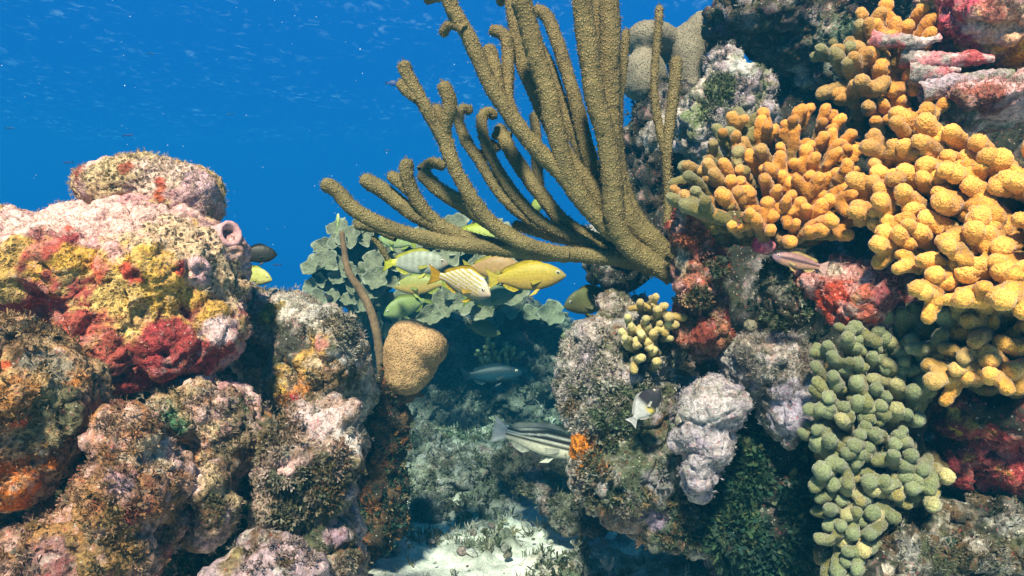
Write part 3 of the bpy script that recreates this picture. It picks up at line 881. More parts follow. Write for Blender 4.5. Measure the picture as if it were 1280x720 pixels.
rock('orange_sponge', 'bright orange sponge clump on the left flank of the shaggy outcrop', 'sponge',
     [(734, 556, 19, 20, 1.04, .022), (727, 568, 12, 13, 1.045, .022), (748, 580, 9, 9, 1.03, .018), (740, 568, 13, 13, 1.035, .02)],
     [bi((.68, .22, .012, .6), .4), bi((.5, .13, .01, .6), .1), bi((.62, .30, .03, .5), .05)], voxel=.0024, lump=.004, mid=.005, fine=.0022, mottle=.12,
     tufts=[('fuzz', 350, (.003, .007), [(.62, .2, .015), (.5, .15, .01)], {})])
rock('red_sponge_column', 'narrow upright rock crusted in rust red sponge where the sea rod is rooted', 'rock',
     [(862, 300, 28, 30, .99, .05), (868, 345, 34, 50, 1.0, .06), (872, 400, 34, 46, 1.02, .06), (865, 270, 20, 14, .99, .035)],
     [bi(RED, .25), bi((.40, .16, .09, .5), .25), bi(CREAM, -.1), bi(BRN, .15), bi(PINK, -.05)], voxel=0.0036, fine=.0035, mid=.010,
     patches=[(848, 320, 14, (.50, .40, .26, .7)), (870, 410, 20, (.24, .05, .03, .3)), (868, 290, 20, (.52, .12, .06, .4)), (845, 275, 14, (.4, .34, .26, .5)), (893, 330, 18, (.08, .08, .05, .2)), (880, 375, 20, (.10, .09, .05, .3))],  # dark patch on the right side paints in shade there
     tufts=[('ribbon', 900, (.006, .013), RUST + OLIVE, dict(at=[(855, 330, 26), (860, 380, 30), (850, 300, 20)])), ('fuzz', 1400, (.004, .009), [(.5, .12, .06), (.4, .24, .14), (.5, .3, .25)], {}), ('ribbon', 700, (.007, .014), GREEN, dict(at=[(895, 340, 24), (890, 380, 24)]))])

rock('lilac_stub', 'pale lilac-white blunt rock stub low in the dark hollow', 'rock',
     [(888, 512, 40, 34, .93, .05), (880, 550, 34, 44, .93, .045), (872, 592, 26, 34, .94, .04), (905, 500, 28, 22, .93, .04)],
     [bi((.43, .39, .43, .15), .4), bi((.33, .29, .35, .15), .25), bi(GRY, .1)], voxel=0.0034, lump=.008, mid=.008, fine=.003,
     patches=[(890, 500, 28, (.52, .48, .49, .1)), (862, 560, 14, (.30, .26, .34, .1))], tufts=[('fuzz', 700, (.003, .008), [(.5, .48, .5), (.4, .36, .42)], {})])

rock('grey_stump', 'broad flat-topped grey and lilac stump beside the paler stub', 'rock',
     [(960, 445, 48, 28, .96, .06), (985, 470, 38, 44, .95, .05), (985, 515, 36, 42, .95, .05), (935, 460, 28, 40, .98, .045)],
     [bi(GRY, .3), bi((.44, .40, .42, .3), .2), bi((.22, .18, .15, .5), .1)], voxel=0.0034, lump=.008, mid=.008, fine=.0035,
     patches=[(985, 440, 30, (.46, .42, .40, .4)), (945, 425, 22, (.26, .22, .18, .5)), (985, 510, 34, (.36, .33, .42, .1)), (925, 460, 20, (.14, .13, .13, .3))],  # dark left-side patch is shade put into the crust colour
     tufts=[('fuzz', 1500, (.004, .011), PALE + [(.2, .16, .12)], dict(at=[(960, 430, 50), (1000, 440, 30)])), ('fuzz', 500, (.003, .007), [(.42, .4, .44)], {})])

rock('pink_coralline_ball', 'salmon pink and red crusted rounded rock under the golden finger coral', 'rock',
     [(1065, 365, 50, 44, .90, .06), (1110, 360, 46, 34, .92, .06), (1020, 350, 30, 26, .92, .05), (1150, 385, 50, 30, .93, .05)],
     [bi((.66, .36, .34, .3), .3), bi(PALEPINK, .2), bi(RED, .15), bi((.4, .1, .06, .5), 0.05)], voxel=0.0034, fine=.0032, mid=.007,
     patches=[(1070, 350, 44, (.70, .42, .40, .2)), (1040, 385, 36, (.50, .07, .035, .5)), (1050, 400, 30, (.45, .06, .03, .5)), (1085, 390, 24, (.50, .13, .08, .4)), (1130, 375, 30, (.24, .07, .08, .3)), (1025, 330, 16, (.56, .50, .42, .2)), (1062, 372, 6, (.5, .3, .08, .3))],
     tufts=[('fuzz', 1500, (.004, .009), [(.66, .44, .42), (.5, .2, .16), (.6, .4, .3)], {})])

rock('green_algae_knob', 'dark knob covered in small green algae left of the salmon rock', 'rock',
     [(985, 370, 30, 44, .96, .05), (1000, 350, 24, 24, .96, .04), (975, 405, 26, 22, .97, .04)],
     [bi(GRN, .3), bi(DRK, .2), bi((.3, .3, .24, .3), 0)], voxel=0.004, mid=.008, fine=.0035,
     tufts=[('ribbon', 1300, (.007, .014), GREEN + [(.16, .24, .14), (.2, .26, .17)], {}), ('fuzz', 500, (.004, .01), PALE, {})])

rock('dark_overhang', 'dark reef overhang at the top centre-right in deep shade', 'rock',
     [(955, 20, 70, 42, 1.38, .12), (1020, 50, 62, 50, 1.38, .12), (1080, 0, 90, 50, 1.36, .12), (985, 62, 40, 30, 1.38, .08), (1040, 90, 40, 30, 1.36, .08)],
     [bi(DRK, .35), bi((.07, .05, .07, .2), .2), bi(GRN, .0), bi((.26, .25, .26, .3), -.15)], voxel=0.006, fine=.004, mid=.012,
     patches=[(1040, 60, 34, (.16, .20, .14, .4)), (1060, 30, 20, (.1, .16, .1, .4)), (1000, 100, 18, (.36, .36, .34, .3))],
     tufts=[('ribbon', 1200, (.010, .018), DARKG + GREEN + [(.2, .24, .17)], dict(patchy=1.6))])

rock('lumpy_lavender_rock', 'lumpy lavender grey rock with green fuzz under the dark overhang', 'rock',
     [(915, 108, 36, 40, 1.30, .06), (890, 135, 34, 34, 1.30, .06), (940, 115, 28, 34, 1.30, .05), (920, 150, 50, 30, 1.30, .06), (870, 165, 30, 40, 1.32, .06), (905, 80, 26, 18, 1.31, .04)],
     [bi((.40, .36, .40, .3), .2), bi(GRY, .15), bi((.16, .20, .10, .4), .15), bi(WHITE, -.1)], voxel=0.004, fine=.004, mid=.012,
     patches=[(925, 115, 26, (.40, .35, .40, .2)), (868, 130, 18, (.22, .30, .14, .4)), (900, 100, 20, (.14, .18, .09, .5)), (840, 150, 16, (.6, .55, .5, .2)), (925, 75, 16, (.5, .55, .52, .1))],
     tufts=[('fuzz', 1500, (.005, .012), PALE + GREEN, dict(patchy=1.4)), ('ribbon', 600, (.007, .014), [(.2, .28, .12), (.12, .17, .08)], dict(at=[(870, 130, 24), (900, 110, 24)]))])

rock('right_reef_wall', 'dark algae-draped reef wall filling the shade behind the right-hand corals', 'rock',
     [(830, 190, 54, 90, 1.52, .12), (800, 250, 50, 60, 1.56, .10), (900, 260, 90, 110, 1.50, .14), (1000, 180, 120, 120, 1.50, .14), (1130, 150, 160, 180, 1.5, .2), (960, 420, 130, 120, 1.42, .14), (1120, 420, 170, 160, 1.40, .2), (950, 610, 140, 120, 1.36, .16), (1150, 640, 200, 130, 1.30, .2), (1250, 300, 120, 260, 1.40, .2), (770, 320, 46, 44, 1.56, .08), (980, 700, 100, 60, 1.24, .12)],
     [bi(DRK, .35), bi((.025, .03, .025, .2), .2), bi((.04, .045, .025, .2), .1), bi((.20, .18, .18, .3), -.25)], voxel=0.009, fine=.004, mid=.014,  # crust kept near black, deep shade painted into the wall
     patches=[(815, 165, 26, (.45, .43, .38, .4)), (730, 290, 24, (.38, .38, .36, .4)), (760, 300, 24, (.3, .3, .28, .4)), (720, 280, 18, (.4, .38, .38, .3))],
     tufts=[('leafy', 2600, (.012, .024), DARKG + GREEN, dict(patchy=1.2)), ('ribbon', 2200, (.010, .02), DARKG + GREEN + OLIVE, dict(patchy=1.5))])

# grey-green boulder star coral lobes on the crest of the wall
dome('boulder_star_coral', 'grey-green bulbous star coral lobes on the crest behind the sea rod', 'coral',
     [(812, 50, 34, 22, 1.52, .06), (806, 96, 30, 33, 1.50, .05), (860, 75, 24, 50, 1.52, .05), (880, 40, 26, 28, 1.54, .05), (845, 60, 20, 22, 1.54, .05), (862, 118, 22, 30, 1.52, .05)], M_STARG, voxel=.005, lump=.004, part='lobes')

rock('magenta_yellow_boulder', 'magenta and yellow crusted boulder in the top right corner', 'rock',
     [(1240, 25, 62, 48, 1.02, .09), (1285, 50, 60, 40, 1.0, .08), (1200, -5, 50, 34, 1.04, .07), (1290, 0, 60, 60, 1.02, .08)],
     [bi(PINK, .2), bi((.50, .10, .16, .3), .1), bi(CREAM, .05), bi(YEL, -.05), bi(MAR, 0)], voxel=0.004, fine=.0028,
     patches=[(1195, 20, 32, (.60, .09, .15, .4)), (1215, 50, 18, (.42, .07, .11, .4)), (1240, 55, 26, (.74, .42, .05, .4)), (1225, 35, 22, (.78, .52, .44, .3)), (1270, 75, 24, (.75, .34, .02, .4)), (1262, 30, 28, (.78, .44, .28, .5)), (1230, 15, 16, (.55, .2, .14, .4)), (1245, 60, 12, (.6, .44, .36, .3))],
     tufts=[('fuzz', 900, (.004, .009), [(.6, .4, .3), (.4, .1, .1)], dict(patchy=1.5))])

rock('pink_slab', 'flat pale pink slab at the right edge above the finger coral', 'rock',
     [(1245, 135, 60, 26, .98, .08), (1200, 130, 40, 18, 1.0, .07), (1290, 120, 50, 30, .98, .08)],
     [bi((.70, .46, .46, .15), .35), bi((.42, .16, .12, .5), .1), bi(BRN, 0), bi(GRY, -.1)], voxel=0.004, lump=.008,
     patches=[(1250, 138, 44, (.84, .52, .54, .1), dict(hard=4)), (1220, 115, 26, (.36, .12, .09, .5)), (1195, 130, 20, (.34, .18, .12, .6)), (1190, 150, 16, (.16, .18, .13, .4))],
     tufts=[('fuzz', 700, (.004, .01), [(.5, .3, .26), (.3, .24, .16)], dict(patchy=1.5))])

# rock rubble in the bottom right
rock('corner_rubble_rock', 'mottled pale and green rock low in the bottom right corner', 'rock',
     [(1140, 695, 46, 30, .84, .05), (1200, 690, 50, 34, .86, .06), (1260, 680, 46, 36, .86, .06), (1090, 720, 40, 26, .84, .05), (1250, 640, 46, 26, .9, .05), (1180, 650, 40, 22, .92, .05)],
     [bi(GRY, .02), bi(WHITE, -.12), bi(BRN, .2), bi(GRN, .25), bi((.28, .23, .16, .5), .0), bi(DRK, .3)], voxel=0.004, fine=.004, mid=.014, freq=22,
     tufts=[('ribbon', 900, (.006, .014), GREEN + OLIVE + PALE, dict(patchy=1.6)), ('fuzz', 1200, (.004, .011), PALE + OLIVE, dict(patchy=1.4))])

rock('crimson_sponge_rock', 'crimson red sponge crust under the right end of the green finger coral', 'rock',
     [(1230, 520, 56, 44, .88, .06), (1275, 500, 40, 60, .86, .06), (1210, 570, 40, 40, .9, .05), (1270, 580, 50, 40, .9, .06), (1200, 500, 34, 30, .9, .05)],
     [bi((.42, .06, .06, .5), .3), bi((.18, .03, .04, .4), .3), bi((.50, .16, .14, .3), .05), bi(DRK, .1), bi(YEL, -.5)], voxel=0.004, fine=.004, mid=.014,
     patches=[(1192, 545, 8, (.6, .45, .05, .2)), (1190, 520, 10, (.5, .4, .1, .2)), (1272, 480, 16, (.55, .18, .10, .4))],
     tufts=[('fuzz', 900, (.004, .010), [(.5, .1, .09), (.3, .05, .05)], dict(patchy=1.5))])

# ================================================================== FINGER CORALS
def finger_variants():
    out = []
    for k in range(14):
        r = np.random.default_rng(100 + k)
        Vs, Fs, n = [], [], 0
        v, f = ICO[2]
        def chain(p, d, L, r0, r1, steps):
            nonlocal n
            for j in range(steps + 1):
                t = j / steps
                rad = (r0 * (1 - t) + r1 * t) * (1 + 0.06 * r.normal())
                Vs.append(v * rad + p + d * L * t + 0.012 * r.normal(size=3)); Fs.append(f + n); n += len(v)
        bend = np.array([r.normal(0, .14), r.normal(0, .14), 1.0]); bend /= np.linalg.norm(bend)
        chain(np.zeros(3), bend, 1.0, .150, .165, 9)
        fork = (0, 1, 0, 1, 2, 0, 1)[k % 7]
        for q in range(fork):
            th = r.uniform(0, 6.28)
            b = np.array([math.cos(th), math.sin(th), r.uniform(.55, .95)]); b /= np.linalg.norm(b)
            chain(bend * r.uniform(.35, .55), b, r.uniform(.42, .52), .135, .15, 6)
        if k % 4 == 1:
            th = r.uniform(0, 6.28)
            b = np.array([math.cos(th), math.sin(th), .3])
            chain(bend * r.uniform(.3, .8), b, .15, .10, .10, 2)
        V, Q = remesh(Vs, Fs, 0.04, 4)
        N = normals(V, Q)
        V = V + N * (0.022 * fbm(V, 4.0, 3, seed=k) + rng.normal(0, .006, len(V)))[:, None]
        C = np.zeros((len(V), 4)); C[:, 0] = np.clip(V[:, 2] / 1.05, 0, 1); C[:, 1] = 0; C[:, 3] = 1
        V = V * 0.055                     # a finger 5.5 cm long, 2 cm thick
        me = make_mesh('finger', V, Q, C)
        me.materials.append(M_FINGER)
        out.append(me)
    return out
FINGERS = finger_variants()

def in_poly(x, y, poly):
    c = False; j = len(poly) - 1
    for i in range(len(poly)):
        xi, yi = poly[i]; xj, yj = poly[j]
        if (yi > y) != (yj > y) and x < (xj - xi) * (y - yi) / (yj - yi) + xi: c = not c
        j = i
    return c

def poisson(poly, spacing, seed, tries=6000):
    r = np.random.default_rng(seed)
    xs = [p[0] for p in poly]; ys = [p[1] for p in poly]
    pts = []
    for _ in range(tries):
        x = r.uniform(min(xs), max(xs)); y = r.uniform(min(ys), max(ys))
        if not in_poly(x, y, poly): continue
        s = spacing(x, y) if callable(spacing) else spacing
        if all((x - a) ** 2 + (y - b) ** 2 > s * s for a, b in pts): pts.append((x, y))
    return pts

def finger_colony(label, poly, spacing, centre, depth, colour, size, seed, toward=0.7, up=0.25, core_r=0.02, group=None, spread=1.0, bias=(0, 0, 0)):
    r = np.random.default_rng(seed)
    pts = poisson(poly, spacing, seed)
    c = P(centre[0], centre[1], centre[2])
    data = []
    for x, y in pts:
        Y = depth(x, y) + r.normal(0, 0.006)
        p = P(x, y, Y)
        d = (p - c); d[1] *= 0.3
        d = d / (np.linalg.norm(d) + 0.04) * spread + np.array([0, -toward, up]) + np.array(bias) + r.normal(0, .17, 3)
        d /= np.linalg.norm(d)
        s = size(x, y) * r.uniform(.85, 1.2)
        data.append((p - d * 0.056 * s, d, s, x, y))
    base = c.copy(); base[2] = min(q[0][2] for q in data)
    t = thing('finger_coral', label, 'coral', tuple(base), group)
    # the massed older stems the fingers grow from
    Vs, Fs, k = [], [], 0
    v, f = ICO[2]
    for root, d, s, x, y in data:
        q = (root - d * 0.010 * s) * 1.012
        Vs.append(v * core_r * s * r.uniform(.7, .95) + q); Fs.append(f + k); k += len(v)
        q = (q - c) * 0.9 + c; q = q * 1.035; Vs.append(v * core_r * s * 1.1 + q); Fs.append(f + k); k += len(v)
    V, Q = remesh(Vs, Fs, 0.005, 4)
    N = normals(V, Q)
    V = V + N * (0.004 * fbm(V, 40, 3))[:, None]
    C = palette(V, N, [bi((.10, .09, .035, .2), .3), bi((.16, .12, .05, .2), .2), bi(DRK, .1), bi((.2, .06, .05, .2), -.2)])
    obj('stem_mass', make_mesh('finger_coral_stems', V - base, Q, C), M_REEF, t)
    for root, d, s, x, y in data:
        me = FINGERS[r.integers(len(FINGERS))]
        o = bpy.data.objects.new('finger', me)
        COL.objects.link(o)
        o.parent = t
        q = Vector(d).to_track_quat('Z', 'Y') @ Euler((0, 0, r.uniform(0, 6.28))).to_quaternion()
        o.rotation_euler = q.to_euler()
        o.location = Vector(root - base)
        o.scale = (s * r.uniform(.92, 1.1), s * r.uniform(.92, 1.1), s * r.uniform(.9, 1.15))
        col = np.array(colour(x, y, r)) * r.uniform(.9, 1.1)
        o.color = (*col, 1)
    return t, data

GOLD = np.array((.52, .205, .022)); GOLD2 = np.array((.58, .265, .035)); OLV = np.array((.15, .135, .04)); SAGE = np.array((.135, .138, .045))  # gold stands for flash-lit fingers, olive for unlit ones; light put into colour
def mixc(a, b, t): t = min(1, max(0, t)); return a * (1 - t) + b * t

finger_colony('golden finger coral thicket with olive left flank, right of the sea rod',
    [(842, 235), (858, 200), (885, 168), (905, 142), (950, 140), (985, 132), (1030, 130), (1052, 150), (1075, 180), (1090, 215), (1085, 250), (1060, 290), (1030, 300), (1000, 300), (960, 285), (930, 275), (900, 272), (875, 262), (855, 262)],
    lambda x, y: 14.5 + 0.008 * (x - 840), (965, 260, 1.02), lambda x, y: 0.93 - 0.0002 * (x - 840) + 0.0006 * (250 - y),
    lambda x, y, r: mixc(OLV, GOLD, (x - 900) / 60 + 0.45 * r.normal() + (y - 185) / 80), lambda x, y: 0.86, 11, toward=.45, up=.5)
finger_colony('largest brightest golden finger coral with thick fingers at the right edge',
    [(1075, 200), (1095, 165), (1130, 150), (1180, 168), (1230, 172), (1300, 180), (1330, 260), (1310, 360), (1260, 372), (1200, 372), (1165, 372), (1145, 345), (1120, 310), (1080, 305), (1062, 275), (1070, 235)],
    lambda x, y: 16.5 + 0.018 * max(0, x - 1080), (1215, 240, 1.0), lambda x, y: 0.84 - 0.00045 * (x - 1080) + 0.0004 * (270 - y),
    lambda x, y, r: mixc(mixc(OLV, GOLD, .55), GOLD2, (x - 1080) / 70 + .3 * r.normal() + (y - 205) / 90), lambda x, y: 1.0 + 0.0009 * max(0, x - 1100), 12, toward=.42, up=.3, bias=(-.55, 0, 0), spread=.75)
finger_colony('small upper tier of orange-tipped finger coral climbing towards the overhang',
    [(1025, 100), (1030, 60), (1050, 35), (1075, 15), (1120, 15), (1165, 25), (1165, 42), (1125, 55), (1110, 68), (1130, 95), (1150, 120), (1165, 150), (1130, 155), (1095, 150), (1085, 120), (1060, 110)],
    15, (1095, 100, 1.15), lambda x, y: 1.0 + 0.0004 * (120 - y),
    lambda x, y, r: mixc(OLV, GOLD, .8 * r.random() + (x - 1050) / 100), lambda x, y: 1.02, 13, toward=.4, up=.45)
finger_colony('sage green finger coral cascading down the lower right',
    [(1022, 480), (1030, 440), (1065, 405), (1110, 392), (1150, 395), (1170, 420), (1170, 470), (1150, 505), (1130, 520), (1140, 560), (1165, 590), (1160, 630), (1105, 645), (1090, 690), (1085, 730), (1030, 730), (1035, 690), (1040, 640), (1015, 580), (1012, 540)],
    13.5, (1130, 560, 1.0), lambda x, y: 0.83 + 0.0003 * (500 - y) * (1 if y < 500 else .2),
    lambda x, y, r: mixc(SAGE, np.array((.36, .26, .07)), (0.5 * r.normal() - .4) + (0.5 if y > 600 else 0)), lambda x, y: .86, 14, toward=.72, up=.1, bias=(-.12, 0, 0), spread=.9)
finger_colony('blurry gold finger coral ledge between the green colony and the right edge',
    [(1155, 392), (1200, 375), (1260, 378), (1320, 390), (1320, 470), (1270, 480), (1220, 482), (1175, 475), (1165, 440)],
    19, (1240, 420, .95), lambda x, y: 0.80 + 0.0003 * (420 - y),
    lambda x, y, r: mixc(SAGE * 1.1, GOLD2, (x - 1160) / 70 + .3 * r.normal()), lambda x, y: 1.0, 15, toward=.5, up=.15, bias=(-.4, 0, 0), spread=.8)
finger_colony('tiny mustard finger coral sprouting from the side of the shaggy outcrop',
    [(775, 430), (785, 395), (815, 372), (838, 385), (838, 420), (815, 462), (795, 445)],
    10, (805, 420, 1.12), lambda x, y: 0.985, lambda x, y, r: mixc(np.array((.34, .22, .05)), np.array((.44, .36, .10)), r.random()), lambda x, y: .62, 16, toward=.6, up=.15)

finger_colony('faint yellow-green sprigs of finger coral on the far dark block',
    [(590, 440), (605, 424), (640, 428), (655, 440), (640, 450), (600, 450)],
    7.5, (622, 445, 2.75), lambda x, y: 2.66, lambda x, y, r: np.array((.34, .34, .10)), lambda x, y: .75, 17, toward=.4, up=.7)

# ================================================================== SEA RODS
def spline(pts, step):
    pts = np.array(pts, float)
    e = np.vstack([2 * pts[0] - pts[1], pts, 2 * pts[-1] - pts[-2]])
    out = []
    for k in range(1, len(e) - 2):
        n = max(2, int(np.linalg.norm(e[k + 1] - e[k]) / step))
        for j in range(n):
            t = j / n
            out.append(0.5 * ((2 * e[k]) + (-e[k - 1] + e[k + 1]) * t + (2 * e[k - 1] - 5 * e[k] + 4 * e[k + 1] - e[k + 2]) * t * t + (-e[k - 1] + 3 * e[k] - 3 * e[k + 1] + e[k + 2]) * t ** 3))
    out.append(e[-2])
    return np.array(out)

def tube(path, rad, nseg=18, cap=True, jitter=0.0007, seed=0.0):
    """tip first; the tip is rounded"""
    n = len(path)
    d = np.gradient(path, axis=0); d /= np.linalg.norm(d, axis=1)[:, None]
    s = np.concatenate([[0], np.cumsum(np.linalg.norm(np.diff(path, axis=0), axis=1))])
    r = np.interp(s / s[-1], np.linspace(0, 1, len(rad)), rad)
    if cap:
        c = np.clip(s / (r[0] * 1.0 + 1e-9), 0, 1)
        r = r * np.sqrt(np.clip(1 - (1 - c) ** 2, 0.0004, 1))
    a = np.cross(d, np.array([0.13, 1.0, 0.2])); a /= np.linalg.norm(a, axis=1)[:, None]
    b = np.cross(d, a)
    th = np.linspace(0, 2 * math.pi, nseg, endpoint=False)
    V = path[:, None, :] + r[:, None, None] * (np.cos(th)[None, :, None] * a[:, None, :] + np.sin(th)[None, :, None] * b[:, None, :])
    V = V.reshape(-1, 3)
    rr = np.repeat(r, nseg)
    dirs = V - np.repeat(path, nseg, axis=0); dirs /= (np.linalg.norm(dirs, axis=1)[:, None] + 1e-9)
    V = V + dirs * (0.10 * rr * fbm(V, 28, 2, seed=seed) + rng.normal(0, jitter, len(V)) * np.clip(rr / r.max(), 0, 1))[:, None]
    i = np.arange(n * nseg).reshape(n, nseg)
    Q = np.stack([i[:-1], np.roll(i, -1, 1)[:-1], np.roll(i, -1, 1)[1:], i[1:]], -1).reshape(-1, 4)
    V = np.vstack([V, path[0] - d[0] * r[0] * 0.2])
    T = np.stack([np.full(nseg, len(V) - 1), np.roll(i[0], -1), i[0]], 1)
    return V, [Q, T]

def _spike():
    th = np.array([0, 2.1, 4.2])
    return np.vstack([np.stack([.34 * np.cos(th), .34 * np.sin(th), 0 * th - .1], 1), [[0.1, 0, 1.0]]]), np.array([[0, 1, 3], [1, 2, 3], [2, 0, 3]])
TUFT['polyp'] = [_spike()]
def sea_rod(name, label, zx, zy, zs, branches, base, mat):
    t = thing(name, label, 'coral', tuple(base))
    PV, PN = [], []
    for pts, w0, w1, Y0, Y1 in branches:
        n = len(pts)
        pp = [P(zx + x / zs, zy + y / zs, Y0 + (Y1 - Y0) * k / (n - 1)) for k, (x, y) in enumerate(pts)]
        path = spline(pp, 0.003)
        sc = (Y0 + Y1) / 2 / F / zs / 2 * 1.1
        V, fs = tube(path, [w0 * sc, w0 * sc * 1.04, (w0 + w1) / 2 * sc * .94, w1 * sc * .78], seed=pts[0][0] * .37)
        obj('branch', make_mesh(name + '_branch', V - base, fs), mat, t)
        PV.append((V - base)[:len(path) * 18]); PN.append(normals(V, fs[0])[:len(path) * 18])
    PV = np.concatenate(PV); PN = np.concatenate(PN)
    scatter('polyps', PV, PN, int(len(PV) * .9), 'polyp', (.0012, .0021), [(.26, .215, .10), (.21, .17, .072), (.17, .135, .055)], parent=t, mat=M_ALGA, up=0.0, front=False)
    return t

BR = [  # tip -> root, in the zoomed crop's pixels; widths; distance at tip and root
    ([(22, 457), (60, 475), (110, 528), (200, 572), (300, 600), (420, 618), (560, 632), (700, 640), (800, 655), (905, 690)], 33, 44, 1.10, 1.10),
    ([(122, 443), (180, 478), (260, 537), (350, 582), (440, 608), (540, 626)], 36, 34, 1.14, 1.11),
    ([(235, 395), (240, 450), (268, 510), (310, 555), (360, 584)], 30, 34, 1.10, 1.13),
    ([(190, 433), (222, 458), (248, 485)], 26, 28, 1.12, 1.115),
    ([(270, 428), (312, 470), (370, 508), (430, 548), (500, 590), (590, 630)], 34, 34, 1.17, 1.12),
    ([(335, 418), (300, 408), (272, 428)], 24, 30, 1.19, 1.17),
    ([(228, 150), (240, 190), (290, 280), (330, 350), (362, 430), (405, 505), (455, 565), (540, 615), (640, 636)], 30, 42, 1.05, 1.09),
    ([(218, 200), (235, 225), (262, 250)], 26, 26, 1.06, 1.055),
    ([(325, 202), (345, 262), (332, 322), (345, 375)], 32, 34, 1.05, 1.07),
    ([(305, 262), (318, 290), (326, 330)], 28, 28, 1.08, 1.075),
    ([(402, 280), (378, 272), (366, 295), (385, 352), (425, 412), (465, 475), (520, 530), (590, 575), (700, 620)], 24, 36, 1.20, 1.13),
    ([(462, 296), (440, 280), (424, 300), (432, 350), (460, 415), (505, 485), (565, 548), (640, 590), (760, 640)], 24, 38, 1.18, 1.12),
    ([(465, 312), (492, 370), (530, 430), (575, 490), (630, 555), (720, 605), (820, 655)], 32, 36, 1.21, 1.13),
    ([(450, 345), (470, 335), (498, 340)], 22, 22, 1.21, 1.20), ([(470, 375), (450, 362), (430, 350)], 20, 22, 1.22, 1.2), ([(395, 380), (420, 385), (450, 400)], 20, 22, 1.2, 1.19),
    ([(335, -20), (355, 30), (395, 100), (440, 200), (490, 282), (560, 370), (622, 432), (685, 515), (755, 585), (870, 665)], 34, 50, 1.02, 1.07),
    ([(335, 92), (330, 78), (346, 62), (366, 66), (382, 76)], 22, 30, 1.05, 1.02),
    ([(440, 112), (455, 170), (468, 240), (500, 290)], 32, 34, 1.07, 1.05),
    ([(445, 82), (462, 78), (486, 100), (490, 180), (488, 240), (505, 290)], 28, 32, 1.10, 1.06),
    ([(515, -20), (535, 40), (558, 130), (585, 220), (610, 330), (640, 430), (690, 520)], 44, 46, 1.00, 1.06),
    ([(495, -20), (508, 60), (520, 140), (555, 230), (605, 330), (650, 410), (700, 470), (760, 560), (840, 630)], 32, 46, 1.10, 1.08),
    ([(552, 22), (585, 40), (612, 100), (640, 190), (668, 290), (690, 380), (725, 480), (770, 560), (850, 630)], 30, 46, 1.14, 1.10),
    ([(560, 110), (590, 160), (625, 260), (660, 350), (700, 430), (740, 520)], 28, 34, 1.17, 1.12),
    ([(672, -20), (682, 60), (695, 160), (712, 260), (738, 350), (750, 450), (760, 560), (800, 625), (900, 690)], 46, 56, .98, 1.06),
    ([(708, -20), (712, 80), (722, 200), (745, 320), (765, 430), (780, 540)], 34, 40, 1.06, 1.09),
    ([(742, -20), (745, 100), (742, 210), (745, 320), (755, 430), (790, 540), (880, 640)], 46, 48, 1.03, 1.08),
    ([(785, 72), (780, 150), (768, 250), (765, 350), (778, 450), (815, 545), (905, 640)], 20, 40, 1.10, 1.10),
    ([(555, 282), (560, 340), (562, 400), (568, 480)], 22, 30, 1.24, 1.18),
    ([(105, 560), (160, 570), (210, 595)], 24, 24, 1.3, 1.28), ([(150, 590), (170, 615), (190, 650)], 14, 14, 1.3, 1.3),
    ([(500, 560), (600, 590), (700, 615), (800, 640)], 24, 34, 1.20, 1.14),
    ([(480, 5), (470, 0), (490, -20)], 20, 28, 1.12, 1.1), ([(285, 2), (300, -8), (330, -10)], 24, 26, 1.06, 1.03)]
sea_rod('sea_rod', 'large olive branching sea rod fanning left from the right reef', 390, 0, 2.0, BR, P(838, 345, 1.08), M_ROD)
BR2 = [([(868, 12), (866, 70), (858, 150), (856, 230), (866, 310), (882, 380), (888, 440), (890, 520), (888, 560)], 17, 22, 1.12, 1.08),
       ([(912, 140), (906, 220), (896, 300), (888, 380), (888, 450)], 26, 20, 1.10, 1.09)]
sea_rod('slender_sea_rod', 'slender forked sea rod standing alone in front of the grey star coral', 390, 0, 2.0, BR2, P(835, 285, 1.08), M_ROD)

# brown rope-like branch standing in front of the plate corals
def rope():
    pts = [P(x, y, Y) for x, y, Y in ((427, 288, 1.75), (430, 312, 1.75), (436, 340, 1.74), (450, 362, 1.74), (462, 385, 1.73), (470, 412, 1.72), (474, 440, 1.72), (480, 500, 1.73), (484, 560, 1.75), (486, 622, 1.78))]
    V, fs = tube(spline(pts, .004), [.006, .0095, .010, .010, .011, .012], seed=4)
    C = np.tile((.17, .105, .055), (len(V), 1)) * (1 + .5 * fbm(V, 40, 3))[:, None]
    b = pts[-1]
    t = thing('rope_sponge', 'bare brown rope-like sponge stem standing before the plate corals', 'sponge', tuple(b))
    obj('stem', make_mesh('rope_sponge', V - b, fs, C), M_TUBE, t)
rope()

